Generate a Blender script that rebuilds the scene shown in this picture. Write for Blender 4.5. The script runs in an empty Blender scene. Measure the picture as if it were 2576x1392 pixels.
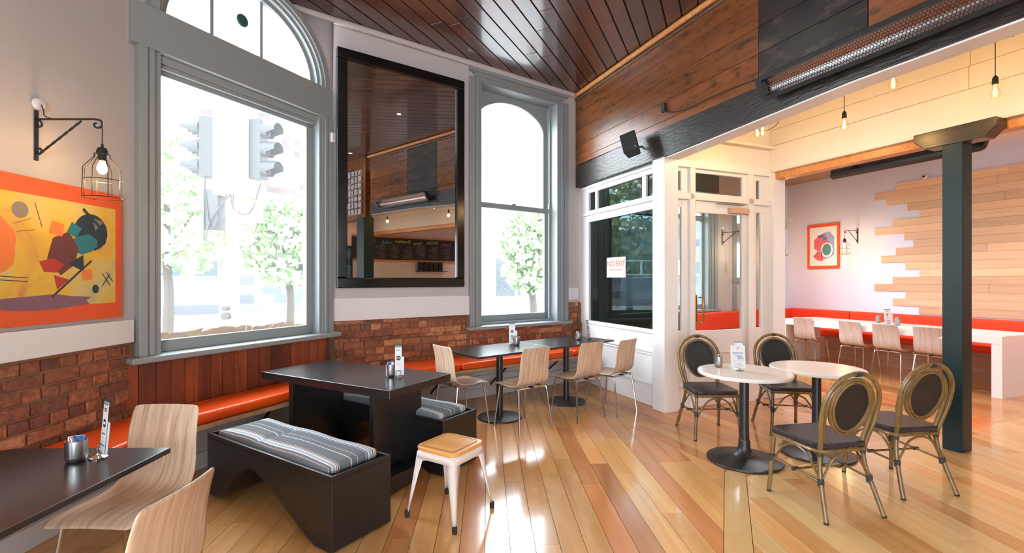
import bpy, bmesh, math, random
from mathutils import Vector, Matrix
R = random.Random(7)
sc = bpy.context.scene
C = sc.collection
PI = math.pi

# ------------------------------------------------------------------ camera, sky, exposure, large lights
cam = bpy.data.cameras.new('camera'); co = bpy.data.objects.new('camera', cam); C.objects.link(co)
co.location = (0, 0, 1.5); co.rotation_euler = (PI/2, 0, 0)
cam.sensor_width = 36; cam.lens = 1206/2576*36; cam.shift_y = 8/2576; cam.clip_start = .05; cam.clip_end = 300
sc.camera = co
sc.view_settings.view_transform = 'Standard'; sc.view_settings.look = 'None'
sc.view_settings.exposure = -0.08; sc.view_settings.gamma = 1.0; sc.view_settings.use_curve_mapping = False
w = bpy.data.worlds.new('overcast_sky'); sc.world = w; w.use_nodes = True
bg = w.node_tree.nodes['Background']
bg.inputs[0].default_value = (.86, .94, 1.0, 1); bg.inputs[1].default_value = 17.0

def lamp(kind, loc, power, color=(1, 1, 1), size=.2, rot=None, name='lamp', sy=None, spot=None):
    l = bpy.data.lights.new(name, kind); l.energy = power; l.color = color
    if kind == 'AREA':
        l.size = size
        if sy: l.shape = 'RECTANGLE'; l.size_y = sy
    elif kind == 'SUN': l.angle = size
    else: l.shadow_soft_size = size
    if kind == 'SPOT': l.spot_size = spot or 2.4; l.spot_blend = .6
    o = bpy.data.objects.new(name, l); C.objects.link(o); o.location = loc
    if rot: o.rotation_euler = rot
    return o
def pa(n, t): return (.924*n-.382*t, .382*n+.924*t)
AA = math.atan2(.382, .924)                   # the rotation of the partition's grid (x = n, y = t)
WARM = (1.0, .62, .26)

# ------------------------------------------------------------------ helpers
def s2l(c):
    return tuple((x/12.92 if x <= .04045 else ((x+.055)/1.055)**2.4) for x in [v/255 for v in c]) + (1,)
class NT:
    def __init__(s, name):
        s.m = bpy.data.materials.new(name); s.m.use_nodes = True; s.t = s.m.node_tree
        s.b = s.t.nodes['Principled BSDF']; s.out = s.t.nodes['Material Output']
    def n(s, typ, **kw):
        o = s.t.nodes.new(typ)
        for k, v in kw.items():
            if k.startswith('i_'):
                key = k[2:]; key = int(key) if key.isdigit() else key
                o.inputs[key].default_value = v
            else: setattr(o, k, v)
        return o
    def l(s, a, b): s.t.links.new(a, b)
    def p(s, **kw):
        for k, v in kw.items(): s.b.inputs[k.replace('_', ' ')].default_value = v
def flat(name, c, rough=.5, metal=0, coat=0, noise=0, nscale=30, bump=0, spec=.5):
    N = NT(name); col = s2l(c)
    N.p(Base_Color=col, Roughness=rough, Metallic=metal); N.b.inputs['Coat Weight'].default_value = coat
    N.b.inputs['Specular IOR Level'].default_value = spec
    if noise or bump:
        tc = N.n('ShaderNodeTexCoord'); nz = N.n('ShaderNodeTexNoise', i_Scale=nscale, i_Detail=5.0)
        N.l(tc.outputs['Object'], nz.inputs['Vector'])
        if noise:
            mx = N.n('ShaderNodeMix', data_type='RGBA'); d = tuple(x*(1-noise) for x in col[:3])+(1,)
            u = tuple(min(1, x*(1+noise)) for x in col[:3])+(1,)
            mx.inputs[6].default_value = d; mx.inputs[7].default_value = u
            N.l(nz.outputs['Fac'], mx.inputs[0]); N.l(mx.outputs[2], N.b.inputs['Base Color'])
        if bump:
            bp = N.n('ShaderNodeBump', i_Strength=bump, i_Distance=.01)
            N.l(nz.outputs['Fac'], bp.inputs['Height']); N.l(bp.outputs[0], N.b.inputs['Normal'])
    return N.m
def wood(name, c1, c2, c3=None, along=1.2, across=22, rough=.35, var=.6, bump=.08, coat=0, axis=0, stain=None, stain_amt=.5, contrast=.25, spec=.5, sscale=2.2):
    N = NT(name)
    tc = N.n('ShaderNodeTexCoord'); oi = N.n('ShaderNodeObjectInfo')
    mul = N.n('ShaderNodeMath', operation='MULTIPLY', i_1=53.0); N.l(oi.outputs['Random'], mul.inputs[0])
    add = N.n('ShaderNodeVectorMath', operation='ADD'); N.l(tc.outputs['Object'], add.inputs[0]); N.l(mul.outputs[0], add.inputs[1])
    mp = N.n('ShaderNodeMapping'); s = [across]*3
    for q in (axis if isinstance(axis, tuple) else (axis,)): s[q] = along
    mp.inputs['Scale'].default_value = s
    N.l(add.outputs[0], mp.inputs['Vector'])
    nz = N.n('ShaderNodeTexNoise', i_Scale=1.0, i_Detail=3.0, i_Roughness=.5, i_Distortion=.6); N.l(mp.outputs[0], nz.inputs['Vector'])
    cr = N.n('ShaderNodeValToRGB'); cr.color_ramp.elements[0].position = .5-contrast; cr.color_ramp.elements[1].position = .5+contrast
    cr.color_ramp.elements[0].color = s2l(c1); cr.color_ramp.elements[1].color = s2l(c2)
    N.l(nz.outputs['Fac'], cr.inputs[0]); last = cr.outputs[0]
    if c3:
        m2 = N.n('ShaderNodeMath', operation='MULTIPLY', i_1=var); N.l(oi.outputs['Random'], m2.inputs[0])
        mx = N.n('ShaderNodeMix', data_type='RGBA'); mx.inputs[7].default_value = s2l(c3)
        N.l(m2.outputs[0], mx.inputs[0]); N.l(last, mx.inputs[6]); last = mx.outputs[2]
        # a second, uncorrelated change of value from board to board
        fr = N.n('ShaderNodeMath', operation='FRACT'); m9 = N.n('ShaderNodeMath', operation='MULTIPLY', i_1=17.3)
        N.l(oi.outputs['Random'], m9.inputs[0]); N.l(m9.outputs[0], fr.inputs[0])
        mr = N.n('ShaderNodeMapRange', i_3=1-.45*var, i_4=1+.25*var); N.l(fr.outputs[0], mr.inputs[0])
        hs = N.n('ShaderNodeHueSaturation'); N.l(mr.outputs[0], hs.inputs['Value']); N.l(last, hs.inputs['Color']); last = hs.outputs[0]
    if stain:
        n3 = N.n('ShaderNodeTexNoise', i_Scale=sscale, i_Detail=8.0, i_Roughness=.7); mp3 = N.n('ShaderNodeMapping'); s3 = [3.0]*3; s3[axis if isinstance(axis, int) else 0] = 1.2
        mp3.inputs['Scale'].default_value = s3; N.l(add.outputs[0], mp3.inputs['Vector']); N.l(mp3.outputs[0], n3.inputs['Vector'])
        r3 = N.n('ShaderNodeValToRGB'); r3.color_ramp.elements[0].position = .52; r3.color_ramp.elements[1].position = .66
        m3 = N.n('ShaderNodeMath', operation='MULTIPLY', i_1=stain_amt); N.l(n3.outputs['Fac'], r3.inputs[0]); N.l(r3.outputs[0], m3.inputs[0])
        mx3 = N.n('ShaderNodeMix', data_type='RGBA'); mx3.inputs[7].default_value = s2l(stain)
        N.l(m3.outputs[0], mx3.inputs[0]); N.l(last, mx3.inputs[6]); last = mx3.outputs[2]
    N.l(last, N.b.inputs['Base Color'])
    N.p(Roughness=rough); N.b.inputs['Coat Weight'].default_value = coat; N.b.inputs['Specular IOR Level'].default_value = spec
    if coat: N.b.inputs['Coat Roughness'].default_value = .1
    if bump:
        bp = N.n('ShaderNodeBump', i_Strength=bump, i_Distance=.004); N.l(nz.outputs['Fac'], bp.inputs['Height']); N.l(bp.outputs[0], N.b.inputs['Normal'])
    return N.m
def glow(name, c, strength):
    N = NT(name); N.p(Base_Color=s2l(c), Roughness=.3); N.b.inputs['Emission Color'].default_value = s2l(c); N.b.inputs['Emission Strength'].default_value = strength
    return N.m
def pane(name, tint=(1, 1, 1), veil=.0, refl=.08, ior=1.45):
    N = NT(name); t = N.n('ShaderNodeBsdfTransparent'); t.inputs[0].default_value = tint+(1,)
    g = N.n('ShaderNodeBsdfGlossy', i_Roughness=.02); ge = N.n('ShaderNodeNewGeometry'); dt = N.n('ShaderNodeVectorMath', operation='DOT_PRODUCT')
    N.l(ge.outputs['Incoming'], dt.inputs[0]); N.l(ge.outputs['Normal'], dt.inputs[1]); ab = N.n('ShaderNodeMath', operation='ABSOLUTE'); N.l(dt.outputs['Value'], ab.inputs[0])
    om = N.n('ShaderNodeMath', operation='SUBTRACT', i_0=1.0); N.l(ab.outputs[0], om.inputs[1]); pw = N.n('ShaderNodeMath', operation='POWER', i_1=5.0); N.l(om.outputs[0], pw.inputs[0])
    r0 = ((ior-1)/(ior+1))**2; fr = N.n('ShaderNodeMath', operation='MULTIPLY_ADD', i_1=1-r0, i_2=r0); N.l(pw.outputs[0], fr.inputs[0])
    mx = N.n('ShaderNodeMixShader'); N.l(fr.outputs[0], mx.inputs[0]); N.l(t.outputs[0], mx.inputs[1]); N.l(g.outputs[0], mx.inputs[2]); last = mx
    if veil:
        tr = N.n('ShaderNodeBsdfTranslucent'); tr.inputs[0].default_value = (1, 1, 1, 1)
        m2 = N.n('ShaderNodeMixShader', i_0=veil); N.l(mx.outputs[0], m2.inputs[1]); N.l(tr.outputs[0], m2.inputs[2]); last = m2
    N.l(last.outputs[0], N.out.inputs['Surface']); return N.m

class G:
    def __init__(s): s.v = []; s.f = []; s.mi = []
    def add(s, vs, fs, mi=0):
        b = len(s.v); s.v += [tuple(v) for v in vs]; s.f += [tuple(b+i for i in f) for f in fs]; s.mi += [mi]*len(fs); return s
    def box(s, x0, x1, y0, y1, z0, z1, mi=0):
        return s.add([(x0,y0,z0),(x1,y0,z0),(x1,y1,z0),(x0,y1,z0),(x0,y0,z1),(x1,y0,z1),(x1,y1,z1),(x0,y1,z1)],
                     [(0,3,2,1),(4,5,6,7),(0,1,5,4),(1,2,6,5),(2,3,7,6),(3,0,4,7)], mi)
    def mbox(s, M, dx, dy, dz, mi=0):   # box of full size dx,dy,dz centred, under a matrix
        g = G().box(-dx/2, dx/2, -dy/2, dy/2, -dz/2, dz/2)
        return s.add([M @ Vector(v) for v in g.v], g.f, mi)
    def prism(s, poly, z0, z1, mi=0):   # polygon in xy, counter-clockwise
        n = len(poly)
        return s.add([(x, y, z0) for x, y in poly]+[(x, y, z1) for x, y in poly],
                     [tuple(range(n-1, -1, -1)), tuple(range(n, 2*n))]+[(i, (i+1) % n, (i+1) % n+n, i+n) for i in range(n)], mi)
    def prismxz(s, poly, y0, y1, mi=0): # polygon in xz, extruded along y
        n = len(poly)
        return s.add([(x, y0, z) for x, z in poly]+[(x, y1, z) for x, z in poly],
                     [tuple(range(n)), tuple(range(2*n-1, n-1, -1))]+[((i+1) % n, i, i+n, (i+1) % n+n) for i in range(n)], mi)
    def ring(s, outer, inner, y0, y1, mi=0):  # between two polygons of equal count, in xz, extruded along y (open chains)
        n = len(outer); v = []
        for y in (y0, y1):
            v += [(x, y, z) for x, z in outer]+[(x, y, z) for x, z in inner]
        f = []
        for i in range(n-1):
            f += [(i, i+1, n+i+1, n+i), (2*n+i+1, 2*n+i, 3*n+i, 3*n+i+1), (i+1, i, 2*n+i, 2*n+i+1), (n+i, n+i+1, 3*n+i+1, 3*n+i)]
        f += [(0, n, 3*n, 2*n), (2*n-1, n-1, 3*n-1, 4*n-1)]
        return s.add(v, f, mi)
    def tube(s, pts, r, seg=10, closed=False, mi=0):
        pts = [Vector(p) for p in pts]; n = len(pts); rs = r if isinstance(r, (list, tuple)) else [r]*n
        up = Vector((0, 0, 1)); vs = []; prev = None
        for i, p in enumerate(pts):
            if closed: d = pts[(i+1) % n]-pts[i-1]
            else: d = pts[min(i+1, n-1)]-pts[max(i-1, 0)]
            d.normalize()
            if prev is None:
                a = d.cross(up) if abs(d.z) < .95 else d.cross(Vector((1, 0, 0)))
            else: a = prev-d*prev.dot(d)
            a.normalize(); prev = a; b = d.cross(a)
            for k in range(seg):
                t = 2*PI*k/seg; vs.append(p+(a*math.cos(t)+b*math.sin(t))*rs[i])
        fs = []
        for i in range(n if closed else n-1):
            j = (i+1) % n
            for k in range(seg):
                l = (k+1) % seg; fs.append((i*seg+k, i*seg+l, j*seg+l, j*seg+k))
        if not closed: fs += [tuple(range(seg-1, -1, -1)), tuple((n-1)*seg+k for k in range(seg))]
        return s.add(vs, fs, mi)
    def lathe(s, prof, seg=24, c=(0, 0, 0), mi=0):
        vs = []; fs = []; n = len(prof)
        for r, z in prof:
            for k in range(seg):
                t = 2*PI*k/seg; vs.append((c[0]+r*math.cos(t), c[1]+r*math.sin(t), c[2]+z))
        for i in range(n-1):
            for k in range(seg):
                l = (k+1) % seg; fs.append((i*seg+k, i*seg+l, (i+1)*seg+l, (i+1)*seg+k))
        fs += [tuple(range(seg-1, -1, -1)), tuple((n-1)*seg+k for k in range(seg))]
        return s.add(vs, fs, mi)
    def grid(s, P, mi=0):               # rows of points
        a, b = len(P), len(P[0])
        return s.add([p for r in P for p in r], [(i*b+j, i*b+j+1, (i+1)*b+j+1, (i+1)*b+j) for i in range(a-1) for j in range(b-1)], mi)
    def build(s, name, mat, parent=None, loc=(0, 0, 0), rz=0, bevel=0, smooth=False, solid=0, rot=None, seg=2, sub=0):
        me = bpy.data.meshes.new(name); me.from_pydata(s.v, [], s.f)
        mats = mat if isinstance(mat, (list, tuple)) else [mat]
        for m in mats: me.materials.append(m)
        if len(mats) > 1: me.polygons.foreach_set('material_index', s.mi)
        if smooth or sub or bevel:
            me.polygons.foreach_set('use_smooth', [True]*len(s.f))
        me.update()
        if smooth and not sub: me.set_sharp_from_angle(angle=math.radians(38))
        o = bpy.data.objects.new(name, me); C.objects.link(o); o.parent = parent
        o.location = loc; o.rotation_euler = rot or (0, 0, rz)
        if solid:
            m = o.modifiers.new('solid', 'SOLIDIFY'); m.thickness = solid; m.offset = 0
        if sub:
            m = o.modifiers.new('sub', 'SUBSURF'); m.levels = m.render_levels = sub
        if bevel:
            m = o.modifiers.new('bevel', 'BEVEL'); m.width = bevel; m.segments = seg; m.limit_method = 'ANGLE'; m.angle_limit = .6
            m.harden_normals = True
        return o
def BOX(*a): return G().box(*a)
def tag(o, label=None, cat=None, group=None, kind=None):
    if label: o['label'] = label
    if cat: o['category'] = cat
    if group: o['group'] = group
    if kind: o['kind'] = kind
    return o
def thing(name, label, cat, loc=(0, 0, 0), rz=0, group=None):
    o = bpy.data.objects.new(name, None); C.objects.link(o); o.location = loc; o.rotation_euler = (0, 0, rz); o.empty_display_size = .1
    return tag(o, label, cat, group)
KIDS = {}
def kids(o): return [c for c in bpy.data.objects if c.parent == o]
def dup(root, loc, rz, label, group=None):
    def cp(o, par):
        c = o.copy(); C.objects.link(c); c.parent = par
        for ch in kids(o): cp(ch, c)
        return c
    r = cp(root, None); r.location = loc; r.rotation_euler = (0, 0, rz); tag(r, label, None, group); return r
def struct(o, label=None): o['kind'] = 'structure'; (label and tag(o, label)); return o
def text(s, size, mat, parent, loc, rot, name='lettering', align='CENTER', ext=.0006):
    c = bpy.data.curves.new(name, 'FONT'); c.body = s; c.size = size; c.extrude = ext; c.align_x = align; c.align_y = 'CENTER'
    o = bpy.data.objects.new(name, c); me = bpy.data.meshes.new_from_object(o); bpy.data.objects.remove(o); bpy.data.curves.remove(c)
    me.materials.clear(); me.materials.append(mat); o = bpy.data.objects.new(name, me)
    C.objects.link(o); o.parent = parent; o.location = loc; o.rotation_euler = rot; return o
def clip(poly, a, b, c):   # keep a*x+b*y <= c
    out = []
    for i in range(len(poly)):
        p, q = poly[i], poly[(i+1) % len(poly)]; dp = a*p[0]+b*p[1]-c; dq = a*q[0]+b*q[1]-c
        if dp <= 0: out.append(p)
        if dp*dq < 0:
            t = dp/(dp-dq); out.append((p[0]+(q[0]-p[0])*t, p[1]+(q[1]-p[1])*t))
    return out
def arc(cx, cz, rx, rz_, a0, a1, n): return [(cx+rx*math.cos(math.radians(a0+(a1-a0)*i/n)), cz+rz_*math.sin(math.radians(a0+(a1-a0)*i/n))) for i in range(n+1)]
def rrect(w, h, r, n=4, cx=0, cy=0):
    p = []
    for (sx, sy, a) in ((1, 1, 0), (-1, 1, 90), (-1, -1, 180), (1, -1, 270)):
        for i in range(n+1):
            t = math.radians(a+90*i/n); p.append((cx+sx*(w/2-r)+r*math.cos(t), cy+sy*(h/2-r)+r*math.sin(t)))
    return p
def spline(pts, n=6):      # Catmull-Rom through points
    P = [Vector(p) for p in pts]; P = [P[0]*2-P[1]]+P+[P[-1]*2-P[-2]]; out = []
    for i in range(1, len(P)-2):
        for k in range(n):
            t = k/n; a, b, c, d = P[i-1:i+3]
            out.append(.5*((2*b)+(-a+c)*t+(2*a-5*b+4*c-d)*t*t+(-a+3*b-3*c+d)*t**3))
    out.append(P[-2]); return out
def dirang(d): return math.atan2(d[1], d[0])

# ------------------------------------------------------------------ materials
m_wall = flat('white_plaster', (192, 187, 187), .75, noise=.03, nscale=3, bump=.12)
m_wallr = flat('lilac_white_paint', (220, 222, 240), .8, noise=.02, nscale=3, bump=.05)
m_white = flat('white_gloss_paint', (238, 239, 240), .35, noise=.02, nscale=6, bump=.03)
m_cream = flat('white_painted_boards', (232, 226, 214), .5, noise=.05, nscale=9, bump=.1)
m_grey = flat('grey_window_paint', (138, 146, 148), .42, noise=.03, nscale=1.5)
m_ceil = wood('ceiling_timber', (44, 20, 15), (78, 38, 28), (96, 54, 40), along=1.0, across=20, rough=.3, var=.75, bump=.1, spec=.6, coat=.8)
m_gap = flat('dark_gap', (18, 12, 9), .9)
m_mortar = flat('mortar', (138, 98, 72), .95, noise=.25, nscale=25, bump=.6)
m_floor = wood('floor_timber', (216, 158, 96), (236, 188, 126), (212, 146, 84), along=.9, across=16, rough=.2, var=.5, bump=0, spec=.5, stain=(236, 190, 138), stain_amt=.3, coat=1)
m_floor2 = wood('floor_timber_pale', (230, 186, 124), (242, 206, 150), (222, 172, 108), along=.9, across=16, rough=.2, var=.35, bump=0, coat=1)
m_floor3 = wood('floor_timber_red', (202, 132, 78), (226, 164, 104), (194, 120, 70), along=.9, across=16, rough=.18, var=.6, bump=0, coat=1)
m_plank = wood('brown_wall_planks', (92, 52, 26), (138, 84, 44), (114, 60, 28), along=1.0, across=14, rough=.3, var=.5, bump=.25, stain=(24, 16, 11), stain_amt=.85, sscale=5)
m_dplank = wood('charred_planks', (26, 20, 18), (44, 34, 30), (22, 20, 20), along=1.0, across=10, rough=.45, var=.5, bump=.25, stain=(92, 74, 62), stain_amt=.75)
m_beam = wood('black_stained_beam', (22, 21, 21), (56, 50, 47), None, along=9.0, across=50, rough=.3, bump=1, spec=.6)
m_dowel = wood('golden_timber', (176, 112, 58), (214, 152, 92), None, along=1.0, across=20, rough=.35, bump=.1)
m_red = wood('red_cedar_boards', (122, 52, 28), (180, 90, 46), (88, 40, 26), along=1.2, across=18, rough=.5, var=.9, bump=.2, axis=2, stain=(40, 20, 14), stain_amt=.4)
m_ply = wood('ply_oak', (170, 142, 118), (220, 198, 174), None, along=3, across=60, rough=.28, bump=.05, axis=(1, 2), contrast=.22, spec=.5)
m_plyr = wood('ply_grey_oak', (166, 148, 142), (208, 192, 186), None, along=3, across=60, rough=.3, bump=.05, axis=(1, 2), contrast=.22)
m_plyedge = flat('ply_edge', (190, 150, 104), .5)
m_bench = wood('bench_ply', (176, 138, 98), (206, 172, 130), None, along=1, across=25, rough=.5)
m_cedar = wood('pale_cladding', (206, 166, 126), (228, 194, 158), (214, 168, 130), along=1.0, across=22, rough=.5, var=.6, bump=.08)
m_orange = flat('orange_vinyl', (240, 84, 22), .3, noise=.04, nscale=4, bump=.05, spec=.4)
m_orange2 = flat('orange_fabric', (226, 62, 24), .8, noise=.05, nscale=60, bump=.2)
m_black = flat('black_paint', (22, 22, 24), .32, noise=.15, nscale=12, bump=.06)
m_btop = flat('black_tabletop', (26, 28, 32), .22, noise=.35, nscale=5, bump=.05, spec=.6)
m_cast = flat('cast_iron_black', (24, 26, 28), .38, noise=.1, nscale=60, bump=.1)
m_gloss = flat('black_lacquer', (7, 12, 14), .16)
m_green = flat('dark_green_paint', (10, 38, 40), .38, noise=.3, nscale=5, bump=.5, spec=.3)
m_chrome = flat('chrome', (205, 205, 208), .14, metal=1)
m_steel = flat('brushed_steel', (196, 196, 196), .3, metal=1)
m_copper = flat('copper', (206, 120, 76), .3, metal=1)
m_brass = flat('brass', (178, 140, 66), .25, metal=1)
m_alloy = flat('satin_grey_metal', (190, 192, 198), .4, metal=.6)
m_wpow = flat('white_powder_coat', (226, 216, 210), .35, noise=.04, nscale=9)
m_rubber = flat('black_rubber', (22, 22, 24), .7)
m_stoolw = wood('stool_seat_wood', (206, 142, 72), (228, 170, 98), None, along=2, across=10, rough=.25, bump=.05)
m_marble = flat('white_marble', (232, 228, 224), .18, noise=.10, nscale=4)
m_bamboo = wood('rattan_cane', (92, 70, 38), (128, 102, 60), None, along=10, across=30, rough=.25, bump=.08, axis=2, spec=.6)
m_wrap = flat('dark_binding', (40, 42, 46), .4, noise=.3, nscale=160, bump=.6)
m_tablew = flat('white_laminate', (232, 230, 232), .3)
m_tableside = wood('laminate_side', (176, 142, 128), (186, 152, 138), None, along=1, across=20, rough=.5)
m_paper = flat('white_card', (236, 240, 242), .5)
m_teal = flat('teal_print', (70, 150, 165), .5)
m_ink = flat('black_ink', (30, 30, 34), .6)
m_redink = flat('red_ink', (196, 84, 66), .6)
m_blueink = flat('blue_ink', (60, 110, 180), .6)
m_iron = flat('wrought_iron', (26, 28, 32), .4)
m_wire = flat('dark_wire', (52, 44, 38), .35, metal=.6)
m_bulb = glow('bulb_light', (255, 214, 150), 26)
m_bulbglass = pane('bulb_glass', (1, .93, .8), ior=1.3)
m_glass = pane('window_glass', (1, 1, 1), veil=.022)  # the veil puts glare haze into the glass, washing out the street
m_dglass = pane('door_glass', (.85, .9, .9), ior=1.4)
m_tint = pane('tinted_glass', (.17, .23, .24), ior=1.5)
m_asphalt = flat('asphalt', (186, 186, 188), .9, noise=.1, nscale=2)
m_leaf = flat('leaves', (140, 164, 118), .8, noise=.4, nscale=2)
m_bark = flat('bark', (60, 52, 44), .9)
m_tan = flat('dry_grass', (140, 108, 60), .8)
m_signal = flat('signal_black', (22, 26, 28), .6)
m_pole = flat('cream_pole', (232, 196, 120), .5)
m_lightgrey = flat('pale_grey_paint', (196, 198, 200), .6)
m_tile = flat('white_tile', (226, 220, 218), .2)
m_skirt = flat('skirting_paint', (196, 194, 196), .5, noise=.03, bump=.05)
m_spk = flat('speaker_cloth', (34, 38, 38), .7, noise=.2, nscale=300)

def weave_mat(name, c1, c2, scale):
    N = NT(name); tc = N.n('ShaderNodeTexCoord'); sp = N.n('ShaderNodeSeparateXYZ'); N.l(tc.outputs['Object'], sp.inputs[0])
    br = N.n('ShaderNodeTexBrick', offset=.5, i_Scale=scale); br.inputs['Mortar Size'].default_value = .12; br.inputs['Mortar Smooth'].default_value = .8
    br.inputs['Brick Width'].default_value = .9; br.inputs['Row Height'].default_value = .45
    N.l(tc.outputs['UV' if False else 'Object'], br.inputs['Vector'])
    br.inputs['Color1'].default_value = s2l(c1); br.inputs['Color2'].default_value = s2l(c2); br.inputs['Mortar'].default_value = s2l((14, 12, 14))
    bp = N.n('ShaderNodeBump', i_Strength=.9, i_Distance=.004, invert=True); N.l(br.outputs['Fac'], bp.inputs['Height'])
    N.l(br.outputs['Color'], N.b.inputs['Base Color']); N.l(bp.outputs[0], N.b.inputs['Normal']); N.p(Roughness=.33); return N.m
m_weave = weave_mat('seat_weave', (50, 46, 52), (40, 38, 44), 55)
def weave_back():
    m = weave_mat('back_weave', (44, 40, 46), (34, 32, 38), 50); t = m.node_tree
    br = [n for n in t.nodes if n.type == 'TEX_BRICK'][0]; tc = [n for n in t.nodes if n.type == 'TEX_COORD'][0]
    mp = t.nodes.new('ShaderNodeMapping'); mp.inputs['Rotation'].default_value = (PI/2, 0, 0)
    t.links.new(tc.outputs['Object'], mp.inputs['Vector']); t.links.new(mp.outputs[0], br.inputs['Vector']); return m
m_weaveb = weave_back()
def stripe_mat():
    N = NT('striped_canvas'); tc = N.n('ShaderNodeTexCoord'); sp = N.n('ShaderNodeSeparateXYZ'); N.l(tc.outputs['Object'], sp.inputs[0])
    mr = N.n('ShaderNodeMapRange', i_1=-.19, i_2=.19); N.l(sp.outputs['Y'], mr.inputs[0])
    cr = N.n('ShaderNodeValToRGB'); cr.color_ramp.interpolation = 'CONSTANT'; e = cr.color_ramp.elements
    g, wt, bl, pk = (98, 106, 112), (222, 220, 216), (150, 170, 188), (196, 160, 146)
    seq = [(0, g), (.05, pk), (.06, g), (.10, wt), (.125, bl), (.16, wt), (.18, g), (.195, wt), (.205, g), (.225, pk), (.235, g), (.44, wt), (.455, g), (.56, wt), (.57, g), (.73, bl), (.75, g), (.77, wt), (.80, bl), (.84, wt), (.86, g), (.885, wt), (.91, pk), (.925, wt), (.94, g)]
    e[0].position = 0; e[0].color = s2l(g); e[1].position = .05; e[1].color = s2l(pk)
    for p, c in seq[2:]:
        x = e.new(p); x.color = s2l(c)
    N.l(mr.outputs[0], cr.inputs[0]); N.l(cr.outputs[0], N.b.inputs['Base Color']); N.p(Roughness=.85)
    nz = N.n('ShaderNodeTexNoise', i_Scale=7.0); bp = N.n('ShaderNodeBump', i_Strength=.3, i_Distance=.02); N.l(tc.outputs['Object'], nz.inputs['Vector'])
    N.l(nz.outputs['Fac'], bp.inputs['Height']); N.l(bp.outputs[0], N.b.inputs['Normal']); return N.m
m_stripe = stripe_mat()
def brick_mat():
    N = NT('old_red_brick'); tc = N.n('ShaderNodeTexCoord'); oi = N.n('ShaderNodeObjectInfo')
    cr = N.n('ShaderNodeValToRGB'); e = cr.color_ramp.elements; e[0].color = s2l((124, 80, 64)); e[1].color = s2l((210, 154, 116)); e[1].position = 1
    for p, c in ((.25, (150, 94, 68)), (.5, (178, 114, 78)), (.62, (130, 86, 72)), (.8, (194, 132, 88))): e.new(p).color = s2l(c)
    N.l(oi.outputs['Random'], cr.inputs[0])
    mul = N.n('ShaderNodeMath', operation='MULTIPLY', i_1=31.0); N.l(oi.outputs['Random'], mul.inputs[0])
    add = N.n('ShaderNodeVectorMath', operation='ADD'); N.l(tc.outputs['Object'], add.inputs[0]); N.l(mul.outputs[0], add.inputs[1])
    nz = N.n('ShaderNodeTexNoise', i_Scale=22.0, i_Detail=8.0, i_Roughness=.75); N.l(add.outputs[0], nz.inputs['Vector'])
    r2 = N.n('ShaderNodeValToRGB'); r2.color_ramp.elements[0].position = .35; r2.color_ramp.elements[1].position = .65
    r2.color_ramp.elements[0].color = (.42, .36, .34, 1); r2.color_ramp.elements[1].color = (1.12, 1.1, 1.05, 1)
    N.l(nz.outputs['Fac'], r2.inputs[0]); mx = N.n('ShaderNodeMix', data_type='RGBA', blend_type='MULTIPLY', i_0=1.0)
    N.l(cr.outputs[0], mx.inputs[6]); N.l(r2.outputs[0], mx.inputs[7]); N.l(mx.outputs[2], N.b.inputs['Base Color']); N.p(Roughness=.9)
    bp = N.n('ShaderNodeBump', i_Strength=.9, i_Distance=.012); N.l(nz.outputs['Fac'], bp.inputs['Height']); N.l(bp.outputs[0], N.b.inputs['Normal']); return N.m
m_brick = brick_mat()
def tile_facade(name, cols, sc_, w_=.5, h_=.25):
    N = NT(name); tc = N.n('ShaderNodeTexCoord'); mp = N.n('ShaderNodeMapping'); mp.inputs['Rotation'].default_value = (PI/2, 0, 0)
    N.l(tc.outputs['Object'], mp.inputs['Vector']); br = N.n('ShaderNodeTexBrick', i_Scale=sc_, offset=.37)
    br.inputs['Brick Width'].default_value = w_; br.inputs['Row Height'].default_value = h_; br.inputs['Mortar Size'].default_value = 0; br.inputs['Bias'].default_value = 0
    br.inputs['Color1'].default_value = s2l(cols[0]); br.inputs['Color2'].default_value = s2l(cols[1]); N.l(mp.outputs[0], br.inputs['Vector'])
    N.l(br.outputs['Color'], N.b.inputs['Base Color']); N.p(Roughness=.6); return N.m
m_fac = tile_facade('grey_panels', ((44, 50, 56), (96, 104, 110)), .5)
m_fac2 = tile_facade('red_black_panels', ((44, 34, 38), (170, 100, 92)), 1.2, .5, .5)
m_dwin = flat('dark_window', (52, 60, 64), .2)
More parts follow.
